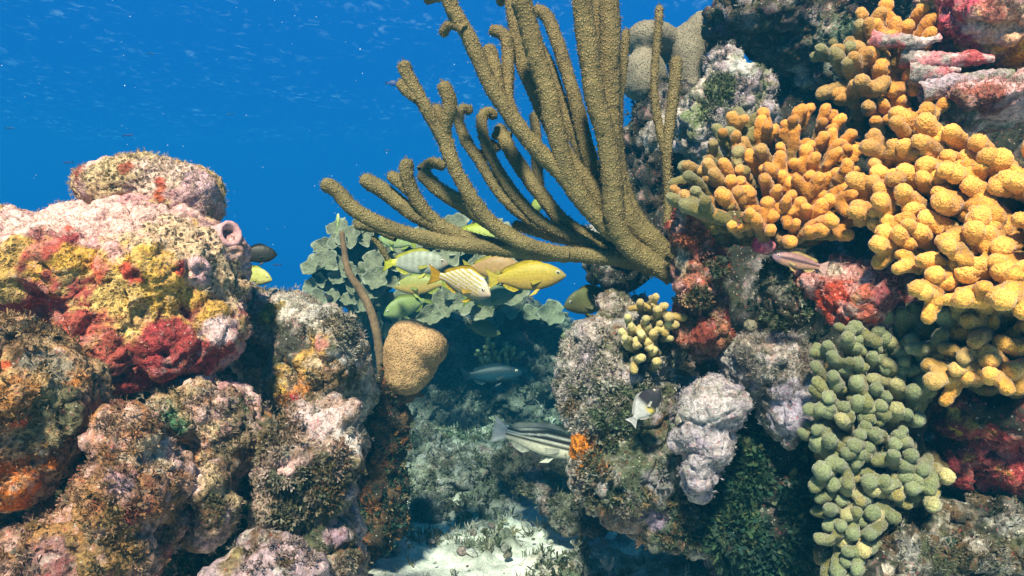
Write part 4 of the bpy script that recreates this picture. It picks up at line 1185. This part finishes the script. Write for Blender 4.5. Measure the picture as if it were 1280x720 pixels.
# ================================================================== PLATE CORALS AND FAR REEF
def plate_variants():
    out = []
    for k in range(8):
        r = np.random.default_rng(300 + k)
        nr, nt = 12, 40
        V = []
        ph = r.uniform(0, 6.28, 6)
        th = np.linspace(0, 2 * math.pi, nt, endpoint=False)
        rim = 1 + .13 * np.sin(3 * th + ph[0]) + .08 * np.sin(5 * th + ph[1]) + .05 * np.sin(9 * th + ph[2])
        for side in (0, 1):
            for j in range(nr + 1):
                q = j / nr
                x = rim * q * np.cos(th); y = rim * q * np.sin(th) * .9
                z = .38 * q ** 2 + .14 * q * np.sin(2 * th + ph[3]) + .10 * q * q * np.sin(5 * th + ph[4]) + .03 * q * np.sin(11 * th + ph[5])
                z = z + (0 if side == 0 else -(.10 * (1 - q) + .035))
                V.append(np.stack([x, y, z], 1))
        V = np.concatenate(V)
        i = np.arange(2 * (nr + 1) * nt).reshape(2, nr + 1, nt)
        Q = []
        for side in (0, 1):
            a = i[side][:-1]; b = i[side][1:]
            q = np.stack([a, b, np.roll(b, -1, 1), np.roll(a, -1, 1)], -1).reshape(-1, 4)
            Q.append(q if side == 0 else q[:, ::-1])
        a, b = i[0][-1], i[1][-1]
        Q.append(np.stack([a, b, np.roll(b, -1), np.roll(a, -1)], -1))
        Q = np.concatenate(Q)
        V = V + .03 * np.stack([fbm(V, 3, 3, seed=k * 5 + c) for c in range(3)], 1)
        rr = np.hypot(V[:, 0], V[:, 1])
        C = np.array((.21, .20, .125))[None] * (1 + .25 * fbm(V, 5, 2, seed=k))[:, None]
        e = smooth01((rr - .86) / .12)[:, None] * .7
        C = C * (1 - e) + np.array((.38, .36, .26)) * e
        me = make_mesh('plate', V, Q, C)
        me.materials.append(M_PLATE)
        out.append(me)
    return out
PLATES = plate_variants()

def plate_colony(label, poly, spacing, depth, size, seed, facing=(0, -1, .55), shade=1.0):
    r = np.random.default_rng(seed)
    pts = poisson(poly, spacing, seed, 3000)
    cen = np.mean(np.array(poly), 0)
    pos = [P(x, y, depth(x, y) + r.uniform(-.04, .04)) for x, y in pts]
    base = np.mean(pos, 0); base[2] = min(p[2] for p in pos); base[1] += .1
    t = thing('plate_coral', label, 'coral', tuple(base))
    Vs, Fs, k = [], [], 0
    v, f = ICO[2]
    for p in pos:
        s = .8 * spacing * p[1] / F
        Vs.append(v * s + p + np.array([0, s * 1.1, -s * .3])); Fs.append(f + k); k += len(v)
    V, Q = remesh(Vs, Fs, .014, 3)
    V = V + normals(V, Q) * (.012 * fbm(V, 22, 3))[:, None]
    C = palette(V, normals(V, Q), [bi(DRK, .3), bi(GRN, .2)])
    obj('base', make_mesh('plate_coral_base', V - base, Q, C), M_REEF, t)
    for (x, y), p in zip(pts, pos):
        o = bpy.data.objects.new('plate', PLATES[r.integers(len(PLATES))])
        COL.objects.link(o); o.parent = t
        d = Vector((facing[0] + (x - cen[0]) / 160 + r.normal(0, .3), facing[1] + r.normal(0, .2), facing[2] + (cen[1] - y) / 200 + r.normal(0, .3))).normalized()
        o.rotation_euler = (d.to_track_quat('Z', 'Y') @ Euler((0, 0, r.uniform(0, 6.28))).to_quaternion()).to_euler()
        o.location = Vector(p - base)
        s = size * p[1] / F * r.uniform(.75, 1.25)
        o.scale = (s, s * r.uniform(.8, 1.1), s)
    return t
plate_colony('tall clump of grey-green plate coral, leftmost in the distance', [(392, 345), (400, 315), (412, 290), (440, 275), (468, 280), (475, 330), (470, 375), (425, 385), (385, 370)], 15, lambda x, y: 2.35 - .001 * (y - 280), 15, 21)
plate_colony('broad low clump of grey-green plate coral under the yellow fish', [(455, 340), (500, 300), (560, 285), (640, 280), (650, 330), (640, 365), (600, 385), (560, 390), (500, 405), (440, 400)], 18, lambda x, y: 2.5 - .0012 * (y - 280), 18, 22)
plate_colony('a few small pale plate corals perched on the dark far rock', [(600, 395), (640, 385), (685, 375), (695, 395), (660, 405)], 20, lambda x, y: 2.8, 15, 23)

rock('far_reef_block', 'shadowy blue-green reef block across the end of the channel', 'rock',
     [(655, 420, 50, 36, 3.0, .16), (610, 440, 60, 46, 2.9, .16), (540, 450, 70, 56, 2.8, .18), (690, 440, 50, 50, 3.0, .16), (640, 490, 120, 50, 2.85, .2), (545, 510, 60, 50, 2.7, .15), (470, 450, 60, 60, 2.7, .16), (730, 470, 60, 70, 3.0, .16), (690, 500, 70, 50, 2.8, .14)],
     [bi((.15, .145, .11, .3), .3), bi((.04, .04, .03, .2), .3), bi((.32, .30, .24, .3), .08), bi((.22, .15, .14, .2), -.1)], voxel=.011, lump=.045, mid=.014, fine=.006, lumpf=5,  # dark tones scattered over mid and pale crust
     tufts=[('leafy', 2600, (.022, .045), [(.2, .2, .13), (.1, .1, .07), (.28, .27, .19)], dict(patchy=1.6)), ('fuzz', 3000, (.02, .045), [(.14, .15, .1), (.07, .08, .05), (.22, .22, .17)], {})])
rock('far_reef_shoulder', 'low flat reef shoulder far off below the gap of blue water', 'rock',
     [(735, 430, 46, 22, 3.6, .2), (700, 440, 40, 26, 3.7, .2), (780, 440, 60, 40, 3.6, .2)], [bi((.13, .14, .10, .3), .3), bi((.07, .07, .055, .2), .3)], voxel=.014, lump=.02,
     tufts=[('leafy', 700, (.03, .05), OLIVE + DARKG, {})])
rock('channel_boulder', 'algae-felted boulder lying in the middle of the sandy channel', 'rock',
     [(550, 600, 46, 36, 1.85, .09), (590, 580, 40, 26, 1.9, .08), (530, 560, 30, 26, 2.1, .08), (540, 640, 30, 22, 1.7, .06)],
     [bi(GRY, .25), bi((.26, .26, .2, .4), .25), bi(GRN, .15), bi((.3, .22, .2, .3), 0)], voxel=.006, mid=.012, fine=.005, lump=.02,
     tufts=[('fuzz', 2600, (.010, .022), PALE + OLIVE, {}), ('ribbon', 1200, (.012, .022), OLIVE + PALE, {})])
rock('mossy_hummock', 'low mossy hummock at the foot of the shaggy outcrop', 'rock',
     [(690, 600, 44, 24, 1.6, .08), (650, 580, 36, 20, 1.75, .08), (720, 640, 50, 22, 1.45, .07)],
     [bi((.2, .19, .13, .4), .3), bi(GRN, .2), bi((.26, .17, .16, .3), .1), bi(GRY, .0)], voxel=.006, mid=.012, fine=.005, lump=.018,
     tufts=[('fuzz', 2600, (.010, .022), PALE + OLIVE, {}), ('ribbon', 1400, (.012, .022), OLIVE + [(.2, .17, .07)], {})])
rock('leafy_algae_bank', 'bank of dark green leafy algae below the lilac and grey stumps', 'algae',
     [(960, 590, 60, 50, 1.04, .06), (945, 650, 70, 60, 1.04, .07), (1000, 640, 46, 60, 1.03, .06), (955, 695, 56, 40, 1.06, .07)],
     [bi(DRK, .3), bi((.03, .05, .035, .2), .3)], voxel=.006, mid=.012,
     tufts=[('leafy', 450, (.010, .018), GREEN + DARKG + [(.06, .12, .07)], dict(name='fronds')), ('ribbon', 4200, (.012, .024), GREEN + DARKG, dict(name='fronds'))])
rock('left_edge_algae', 'dark tangle of small leafy algae between the left-hand rocks', 'algae',
     [(110, 560, 40, 60, 1.0, .05), (60, 660, 60, 40, .98, .05), (235, 680, 46, 50, .98, .05), (300, 650, 40, 40, 1.0, .05)],
     [bi(DRK, .3), bi((.06, .07, .04, .2), .3)], voxel=.006, mid=.012,
     tufts=[('leafy', 1500, (.012, .024), GREEN + DARKG + OLIVE, dict(name='fronds')), ('ribbon', 1200, (.012, .024), OLIVE + DARKG, dict(name='fronds'))])

def crusted_branch(label, pts, w0, w1, col, seed):
    pp = [P(*p) for p in pts]
    path = spline(pp, .003)
    V, fs = tube(path, [w0 * .6, w0, (w0 + w1) / 2, w1], nseg=22, jitter=.0006, seed=seed)
    N = normals(V, fs[0])
    V = V + N * (.004 * fbm(V, 45, 3, seed=seed) + .0018 * ridged(V, 110, 2, seed=seed))[:, None]
    C = palette(V, N, col, seed=seed, freq=28)
    b = pp[-1]
    t = thing('coralline_branch', label, 'coral', tuple(b), 'dead pink-crusted branches')
    obj('branch', make_mesh('coralline_branch', V - b, fs, C), M_REEF, t)
CB = [bi((.60, .24, .27, .2), .2), bi((.45, .09, .10, .3), .1), bi((.60, .50, .48, .1), .05), bi(GRY, .1)]
crusted_branch('uppermost dead coral branch crusted pink beside the upper finger coral', [(1178, 47, .98), (1150, 54, .99), (1120, 52, 1.0), (1090, 50, 1.02)], .006, .010, CB, 1)
crusted_branch('longest dead coral branch crusted red, pointing right below the corner boulder', [(1245, 74, .97), (1210, 72, .98), (1165, 78, .99), (1130, 70, 1.01)], .008, .014, CB, 2)
crusted_branch('grey-lilac dead coral branch just above the pink slab', [(1270, 92, .96), (1230, 98, .97), (1195, 106, .98), (1150, 116, .99)], .009, .013, [bi(LIL, .3), bi((.5, .3, .32, .2), .1), bi(GRY, .2), bi((.16, .22, .1, .2), -.1)], 3)
crusted_branch('short pink dead coral stub under the red branch', [(1200, 90, .985), (1165, 92, .99), (1135, 92, 1.0)], .010, .014, CB, 4)
rock('shadow_ledge', 'shaded crust ledge carrying the dead pink branches', 'rock', [(1180, 85, 70, 30, 1.08, .05), (1130, 80, 46, 34, 1.1, .05), (1250, 100, 50, 24, 1.06, .04)],
     [bi(BRN, .2), bi(MAR, .1), bi(DRK, .2), bi(GRY, .1)], voxel=.005, tufts=[('fuzz', 500, (.005, .012), RUST + PALE, {})])

# two small magenta sponge nubs in the shade below the finger coral
for k, (x, y, r_, lab) in enumerate(((953, 303, 12, 'bright magenta sponge nub hanging under the finger coral, left one'), (1008, 288, 10, 'deep magenta sponge nub wedged between finger coral tips'))):
    rock('sponge_nub', lab, 'sponge', [(x, y, r_, r_ * .9, .93, .012), (x + r_ * .7, y + r_ * .4, r_ * .7, r_ * .6, .93, .01)], [bi((.52, .07, .15, .2), .3), bi((.62, .22, .28, .2), 0)], voxel=.0022, lump=.003, mid=.003, fine=.0015)
dome('green_coral_bud', 'single round green coral bud in the dark beside the grey stump', 'coral', [(938, 408, 9, 10, .96, .01), (938, 422, 6, 14, .97, .008)], M_STARG, voxel=.0025, lump=.001)

# little yellow cups on the channel floor
# ================================================================== FISH
SHAPES = {   # x from snout 0.5 to tail root -0.33; upper, lower, half width, per unit of total length
    'snapper': dict(x=[.5, .46, .40, .30, .18, .05, -.08, -.20, -.29, -.35], up=[.005, .045, .085, .125, .150, .150, .125, .085, .050, .042], lo=[.012, .04, .07, .105, .130, .135, .115, .075, .045, .040], w=[.008, .03, .05, .065, .072, .07, .058, .04, .022, .014]),
    'grunt': dict(x=[.5, .46, .40, .30, .18, .05, -.08, -.20, -.29, -.35], up=[.01, .06, .115, .165, .190, .185, .155, .10, .055, .045], lo=[.015, .045, .075, .115, .140, .145, .125, .08, .045, .040], w=[.008, .035, .055, .07, .078, .075, .06, .04, .022, .014]),
    'parrot': dict(x=[.5, .47, .41, .30, .18, .05, -.08, -.20, -.29, -.35], up=[.02, .05, .09, .125, .142, .140, .122, .09, .062, .055], lo=[.02, .05, .085, .115, .130, .13, .115, .085, .06, .052], w=[.012, .03, .05, .065, .072, .07, .058, .042, .026, .016]),
    'wrasse': dict(x=[.5, .46, .40, .30, .18, .05, -.08, -.20, -.29, -.35], up=[.01, .03, .055, .08, .095, .095, .085, .07, .055, .05], lo=[.012, .03, .05, .075, .09, .09, .08, .065, .05, .045], w=[.006, .02, .035, .045, .05, .05, .042, .032, .02, .013]),
    'damsel': dict(x=[.5, .46, .40, .30, .18, .05, -.08, -.20, -.27, -.33], up=[.01, .07, .14, .20, .235, .235, .20, .13, .075, .055], lo=[.012, .06, .12, .18, .21, .215, .19, .12, .07, .05], w=[.008, .04, .06, .075, .08, .075, .06, .04, .024, .014]),
}
def fish(name, label, shape, loc, length, yaw, pitch=0, roll=0, skin=None, fin=None, tail=None, eye=True, group=None, detail=1, tailfork=.5, bend=0.0):
    S = SHAPES[shape]
    hk = {'snapper': 1.22, 'grunt': 1.15}.get(shape, 1.0)
    L = length
    n = 90 if detail else 22; m = 64 if detail else 14
    xs = np.linspace(.5, S['x'][-1], n)
    xs = .5 - (0.5 - S['x'][-1]) * (np.linspace(0, 1, n) ** 1.25)
    def ip(k):
        a = np.interp(-xs, -np.array(S['x']), S[k])
        for _ in range(2): a[1:-1] = (a[:-2] + 2 * a[1:-1] + a[2:]) / 4
        return a
    S = dict(S, up=[a * hk for a in S['up']], lo=[a * hk for a in S['lo']])
    up, lo, w = ip('up'), ip('lo'), ip('w')
    th = np.linspace(0, 2 * math.pi, m, endpoint=False)
    st, ct = np.sin(th), np.cos(th)
    Z = np.where(st[None] > 0, st[None] * up[:, None], st[None] * lo[:, None])
    Yy = ct[None] * w[:, None] * (1 - .12 * np.abs(st[None]) ** 3)
    V = np.stack([np.repeat(xs, m), Yy.ravel(), Z.ravel()], 1)
    zf = np.repeat(st[None], n, 0).ravel()
    i = np.arange(n * m).reshape(n, m)
    Q = np.stack([i[:-1], i[1:], np.roll(i, -1, 1)[1:], np.roll(i, -1, 1)[:-1]], -1).reshape(-1, 4)
    V = np.vstack([V, [.504, 0, -.003], [xs[-1] - .004, 0, 0]])
    T = np.concatenate([np.stack([np.full(m, n * m), i[0], np.roll(i[0], -1)], 1), np.stack([np.full(m, n * m + 1), np.roll(i[-1], -1), i[-1]], 1)])
    zf = np.concatenate([zf, [0, 0]])
    C = skin(V[:, 0], zf, V)
    def bd(V):
        V = V.copy(); V[:, 1] += bend * np.clip(.2 - V[:, 0], 0, 1) ** 2
        return V
    root = thing(name, label, 'fish', tuple(loc), group)
    obj('body', make_mesh(name + '_body', bd(V) * L, [Q, T], C), M_FISH, root)
    def fin_strip(nm, base, edge, col, thick=.0035, y0=0.0, yt=0.0):
        base = np.array(base, float); edge = np.array(edge, float)
        k = 14
        u = np.linspace(0, 1, k)
        bx = np.stack([np.interp(u, np.linspace(0, 1, len(base)), base[:, c]) for c in (0, 1)], 1)
        ex = np.stack([np.interp(u, np.linspace(0, 1, len(edge)), edge[:, c]) for c in (0, 1)], 1)
        VV = []
        for s in (-1, 1):
            for q in (0, .33, .66, 1):
                pz = bx * (1 - q) + ex * q
                ripple = .004 * np.sin(u * 40) * q
                VV.append(np.stack([pz[:, 0], y0 + yt * q + s * thick * (1 - .8 * q) + ripple, pz[:, 1]], 1))
        VV = np.concatenate(VV)
        ii = np.arange(8 * k).reshape(2, 4, k)
        QQ = []
        for s in (0, 1):
            q = np.stack([ii[s][:-1, :-1], ii[s][:-1, 1:], ii[s][1:, 1:], ii[s][1:, :-1]], -1).reshape(-1, 4)
            QQ.append(q if s else q[:, ::-1])
        a, b = ii[0][3], ii[1][3]
        QQ.append(np.stack([a[:-1], a[1:], b[1:], b[:-1]], -1))
        for e in (0, -1):
            a, b = ii[0][:, e], ii[1][:, e]
            QQ.append(np.stack([a[:-1], a[1:], b[1:], b[:-1]], -1))
        cc = np.array(col)[None] * (1 + .12 * np.sin(np.tile(np.tile(u * 60, 4), 2)))[:, None]
        return obj(nm, make_mesh(name + '_' + nm, bd(VV) * L, np.concatenate(QQ), cc), M_FIN, root)
    fin = fin if fin is not None else (.4, .4, .3); tail = tail if tail is not None else fin
    xr = S['x'][-1]; hr = S['up'][-1]; gu = lambda x: np.interp(-x, -np.array(S['x']), S['up']); gl = lambda x: -np.interp(-x, -np.array(S['x']), S['lo'])
    f = tailfork
    fin_strip('tail_fin', [(xr + .015, hr * .9), (xr + .01, 0), (xr + .015, -hr * .9)], [(-.5, .15), (-.48, .10), (-.5 + .09 * f, 0), (-.48, -.10), (-.5, -.15)], tail)
    if detail:
        b = [(x, gu(x) - .008) for x in (.24, .12, 0, -.12, -.22, -.28)]
        fin_strip('dorsal_fin', b, [(.20, gu(.2) + .02), (.08, gu(.08) + .055), (-.04, gu(-.04) + .05), (-.15, gu(-.15) + .05), (-.26, gu(-.26) + .06), (-.32, gu(-.3) + .02)], fin)
        b = [(x, gl(x) + .008) for x in (-.08, -.15, -.21, -.26)]
        fin_strip('anal_fin', b, [(-.10, gl(-.1) - .02), (-.16, gl(-.16) - .065), (-.24, gl(-.24) - .055), (-.29, gl(-.28) - .02)], fin)
        for s in (-1, 1):
            fin_strip('pelvic_fin', [(.17, gl(.17) + .012), (.12, gl(.12) + .01)], [(.12, gl(.12) - .05), (.03, gl(.05) - .07)], fin, y0=s * .02, yt=s * .035)
            wy = np.interp(-.2, -np.array(S['x']), S['w'])
            fin_strip('pectoral_fin', [(.21, -.02), (.20, -.06)], [(.06, -.04), (.09, -.10)], np.array(fin) * .9 + .04, y0=s * wy * .92, yt=s * .03, thick=.002)
        if eye:
            ex = .405; ez = gu(ex) * .42; ey = np.interp(-ex, -np.array(S['x']), S['w']) * .86
            for s in (-1, 1):
                v, f3 = ICO[2]
                e = obj('eye', make_mesh(name + '_eye', v * np.array([.026, .014, .026]) * L, f3), M_EYE, root, (ex * L, s * ey * L, ez * L))
                obj('pupil', make_mesh(name + '_pupil', v * np.array([.0155, .008, .0155]) * L, f3), M_PUPIL, e, (0, s * .0085 * L, 0))
    root.rotation_euler = Euler((D2R(roll), D2R(-pitch), D2R(yaw)), 'XYZ')
    return root

def col3(a): return np.array(a, float)
def two(top, bot, k=1.0):
    def f(x, zf, V):
        t = smooth01(.5 + zf * k)[:, None]
        return col3(bot) * (1 - t) + col3(top) * t
    return f
YELLOW = (.56, .39, .010)
def sk_yellow(x, zf, V):
    C = two((.38, .27, .016), (.44, .27, .06))(x, zf, V)
    s = smooth01(.5 + 2.5 * np.sin((V[:, 2] * 150)))[:, None] * smooth01((.36 - x) / .1)[:, None]
    C = C * (1 - .30 * s) + col3((.56, .34, .02)) * .30 * s
    h = smooth01((x - .33) / .12)[:, None]
    return C * (1 - .7 * h) + col3((.30, .22, .08)) * .7 * h
def sk_grunt(x, zf, V):
    C = two((.62, .56, .46), (.66, .46, .36))(x, zf, V)
    s = smooth01(.5 + 3 * np.sin(V[:, 2] * 135 + x * 22))[:, None] * smooth01((.40 - x) / .08)[:, None]
    C = C * (1 - .9 * s) + col3((.44, .29, .004)) * .9 * s
    h = smooth01((x - .34) / .1)[:, None]
    return C * (1 - .6 * h) + col3((.46, .30, .20)) * .6 * h
def sk_school(x, zf, V):
    C = two((.24, .24, .18), (.36, .35, .28))(x, zf, V)
    s = smooth01(.5 + 2.0 * np.sin(x * 60))[:, None]
    C = C * (1 - .25 * s) + col3((.42, .41, .34)) * .3 * s
    h = smooth01((x - .36) / .08)[:, None]
    C = C * (1 - .6 * h) + col3((.30, .18, .12)) * .6 * h
    t = smooth01((-.24 - x) / .08)[:, None]
    return C * (1 - t) + col3((.55, .48, .05)) * t
def sk_stripe(x, zf, V):
    C = np.tile(col3((.85, .76, .60)), (len(x), 1))
    z = V[:, 2]
    def band(z0, w, c, k=1.0):
        nonlocal C
        m = smooth01(1.5 - np.abs(z - z0) / w * 1.2)[:, None] * k
        C = C * (1 - m) + col3(c) * m
    tp = np.clip((x + .35) / .4, .35, 1)
    band(.110 * tp, .026, (.03, .035, .03)); band(.052 * tp, .024, (.012, .012, .012)); band(-.002, .018, (.02, .018, .015), .95)
    band(.082 * tp, .009, (.92, .86, .74)); band(.024 * tp, .009, (.92, .84, .7))
    m = smooth01((zf - .86) * 8)[:, None]
    return C * (1 - m) + col3((.10, .12, .09)) * m
def sk_bicolor(x, zf, V):
    t = smooth01((x + .02) / .14)[:, None]
    y = np.exp(-((x - .02) / .05) ** 2)[:, None] * smooth01(.2 - zf)[:, None]
    C = col3((.42, .43, .42)) * (1 - t) + col3((.02, .02, .025)) * t
    return C * (1 - y) + col3((.60, .46, .03)) * y
def sk_wrasse(x, zf, V):
    C = two((.20, .11, .11), (.34, .19, .13))(x, zf, V)
    m = smooth01(1.4 - np.abs(zf - .12) / .22)[:, None]
    C = C * (1 - m) + col3((.05, .03, .04)) * m
    h = smooth01((x - .30) / .12)[:, None]
    return C * (1 - .7 * h) + col3((.16, .11, .17)) * .7 * h

def mid(px, py, Y): return P(px, py, Y)
fish('snapper', 'yellow snapper in profile facing right, clearest of the school', 'snapper', mid(657, 347, 1.95), .215, -6, 3, 0, sk_yellow, YELLOW, (.62, .46, .05))
fish('grunt', 'plump yellow-lined grunt turned towards the camera at the school centre', 'grunt', mid(582, 354, 1.75), .185, -46, -18, 8, sk_grunt, (.64, .40, .01), (.66, .36, .01), bend=-.5)
fish('snapper', 'pale grey barred fish with a yellow tail, upper left of the school', 'snapper', mid(519, 329, 2.0), .185, -4, -1, 0, sk_school, (.52, .46, .04), (.58, .54, .03))
fish('snapper', 'rusty orange fish half hidden behind the centre of the school', 'grunt', mid(615, 336, 2.1), .175, -5, -2, 0, two((.34, .18, .06), (.42, .24, .08)), (.46, .36, .04))
fish('snapper', 'dim orange-yellow fish lower left of the school, behind the grunt', 'snapper', mid(528, 356, 2.15), .17, 172, -4, 0, two((.28, .26, .06), (.48, .30, .08)), (.34, .36, .05))
fish('grunt', 'greenish fish low in front of the plate coral with its eye near the rim', 'grunt', mid(510, 383, 2.15), .15, 196, -20, 0, two((.20, .24, .07), (.24, .28, .12)), (.28, .32, .06))
fish('grunt', 'dusky grey-green fish under the clear yellow snapper', 'grunt', mid(610, 372, 2.2), .16, -8, 4, 0, two((.15, .19, .09), (.22, .26, .16)), (.24, .28, .06))
fish('grunt', 'olive fish peering out beside the shaggy outcrop', 'grunt', mid(742, 377, 1.6), .15, 205, -8, 0, two((.10, .11, .04), (.16, .15, .06)), (.14, .14, .04))
fish('grunt', 'small olive fish over the far dark rock', 'grunt', mid(603, 412, 2.45), .13, -18, -12, 0, two((.11, .13, .04), (.15, .17, .06)), (.14, .16, .04))
fish('grunt', 'olive fish at the foot of the blue gap beside the outcrop', 'snapper', mid(726, 418, 2.3), .13, 190, -4, 0, two((.13, .13, .05), (.18, .17, .06)), (.16, .16, .04))
fish('grunt', 'small yellow-green fish above the tip of the rope-like stem', 'damsel', mid(422, 279, 2.0), .055, -60, 75, 0, two((.36, .40, .06), (.46, .50, .2)), (.4, .46, .06))
fish('grunt', 'yellow-green fish head peeping out behind the big sponge boulder', 'grunt', mid(314, 346, 1.35), .085, -12, -8, 0, two((.36, .38, .10), (.46, .44, .16)), (.44, .46, .05))
fish('grunt', 'yellow fish glimpsed between the sea rod branches, nearer the base', 'grunt', mid(668, 262, 2.1), .12, -70, 10, 0, two((.40, .44, .05), (.46, .48, .12)), (.5, .52, .03))
fish('grunt', 'yellow-green fish glimpsed behind the lowest sea rod branch', 'snapper', mid(590, 294, 2.2), .16, -10, 0, 0, two((.34, .36, .05), (.42, .44, .14)), (.46, .48, .03))
fish('grunt', 'pale green fish crossing low behind the sea rod, left side', 'snapper', mid(497, 302, 2.25), .13, 170, 8, 0, two((.22, .28, .08), (.34, .38, .16)), (.36, .4, .05))
fish('damselfish', 'solid black damselfish beside the big sponge boulder', 'damsel', mid(321, 318, 1.12), .06, 14, 0, 0, two((.012, .016, .016), (.018, .022, .02)), (.012, .014, .014), eye=False)
fish('parrotfish', 'dark blue fish shadowed against the far reef block', 'parrot', mid(614, 468, 2.35), .20, 4, 3, 0, two((.006, .02, .03), (.008, .04, .065)), (.008, .03, .045))
fish('parrotfish', 'black and white striped parrotfish slipping behind the shaggy outcrop', 'parrot', mid(676, 551, 1.44), .20, -8, -12, 0, sk_stripe, (.60, .58, .50), (.80, .78, .80), tailfork=.1)
fish('damselfish', 'white-tailed dark-headed damselfish hovering before the outcrop', 'damsel', mid(806, 508, .94), .062, -22, 52, 0, sk_bicolor, (.36, .36, .34), (.42, .43, .44))
fish('wrasse', 'brown wrasse with a dark side stripe resting above the salmon rock', 'parrot', mid(1000, 328, .84), .062, 168, 14, 0, sk_wrasse, (.40, .30, .12), (.5, .34, .3), tailfork=.05)
SM = [(490, 104, 2.4, .045, 'tiny dark blue fish nearest the left side of the sea rod'), (160, 169, 2.6, .045, 'tiny blue fish above the capping boulder'), (85, 203, 2.6, .045, 'tiny blue fish left of the capping boulder'), (239, 207, 1.6, .03, 'tiny deep blue fish touching the crest of the capping boulder'), (346, 331, 1.9, .03, 'tiny dark fish just right of the black damselfish'),
      (189, 67, 4.5, .05, 'tiny dark fish high in the open water'), (288, 143, 4.8, .05, 'faint dark fish low in the open water'), (484, 188, 4.0, .04, 'tiny dark speck of a fish between the sea rod tips'), (12, 160, 4.2, .06, 'tiny dark fish at the far left of the open water')]
for k, (x, y, Y, L, lab) in enumerate(SM):
    fish('chromis', lab, 'damsel' if k == 0 else 'wrasse', mid(x, y, Y), L, [5, -10, 170, 20, 160, 30, 200, 10, 0][k], 0, 0, two((.01, .03, .12), (.015, .05, .22)), (.01, .03, .12), eye=False, detail=0, group='tiny blue fish in open water')

# drifting flecks in the water
def snow():
    r = np.random.default_rng(5)
    VV, TT, k = [], [], 0
    v, f = ICO[1]
    for q in range(190):
        p = P(r.uniform(0, 800), r.uniform(0, 420), r.uniform(.9, 3.0))
        s = r.uniform(.0004, .0011)
        VV.append(v * s * r.uniform(.5, 1.5, 3) + p); TT.append(f + k); k += len(v)
    o = obj('marine_snow', make_mesh('marine_snow', np.concatenate(VV), np.concatenate(TT)), M_SNOW)
    o['kind'] = 'stuff'
    tag(o, 'fine pale flecks drifting in the open blue water', 'particles')
snow()

# ================================================================== the sea water itself, even throughout
def haze():
    t = NT('sea_water')
    v = t.n('ShaderNodeVolumePrincipled')
    v.inputs['Density'].default_value = 0.32
    v.inputs['Color'].default_value = (0.004, 0.07, 0.13, 1)
    v.inputs['Absorption Color'].default_value = (0.0, 0.62, 0.86, 1)
    t.l(v.outputs[0], t.out.inputs['Volume'])
    bm = bmesh.new(); bmesh.ops.create_cube(bm, size=1.0)
    me = bpy.data.meshes.new('haze'); bm.to_mesh(me); bm.free()
    o = obj('haze', me, t.m)
    lo = np.array((-8.6, -4.0, -5.2)); hi = np.array((8.6, 9.6, 1.95))
    o.location = (lo + hi) / 2; o.scale = hi - lo
    o['kind'] = 'stuff'
    tag(o, 'clear blue sea water filling the whole scene', 'water')
haze()
print('TRIS', sum(len(m.loops) - 2 * len(m.polygons) for m in bpy.data.meshes))
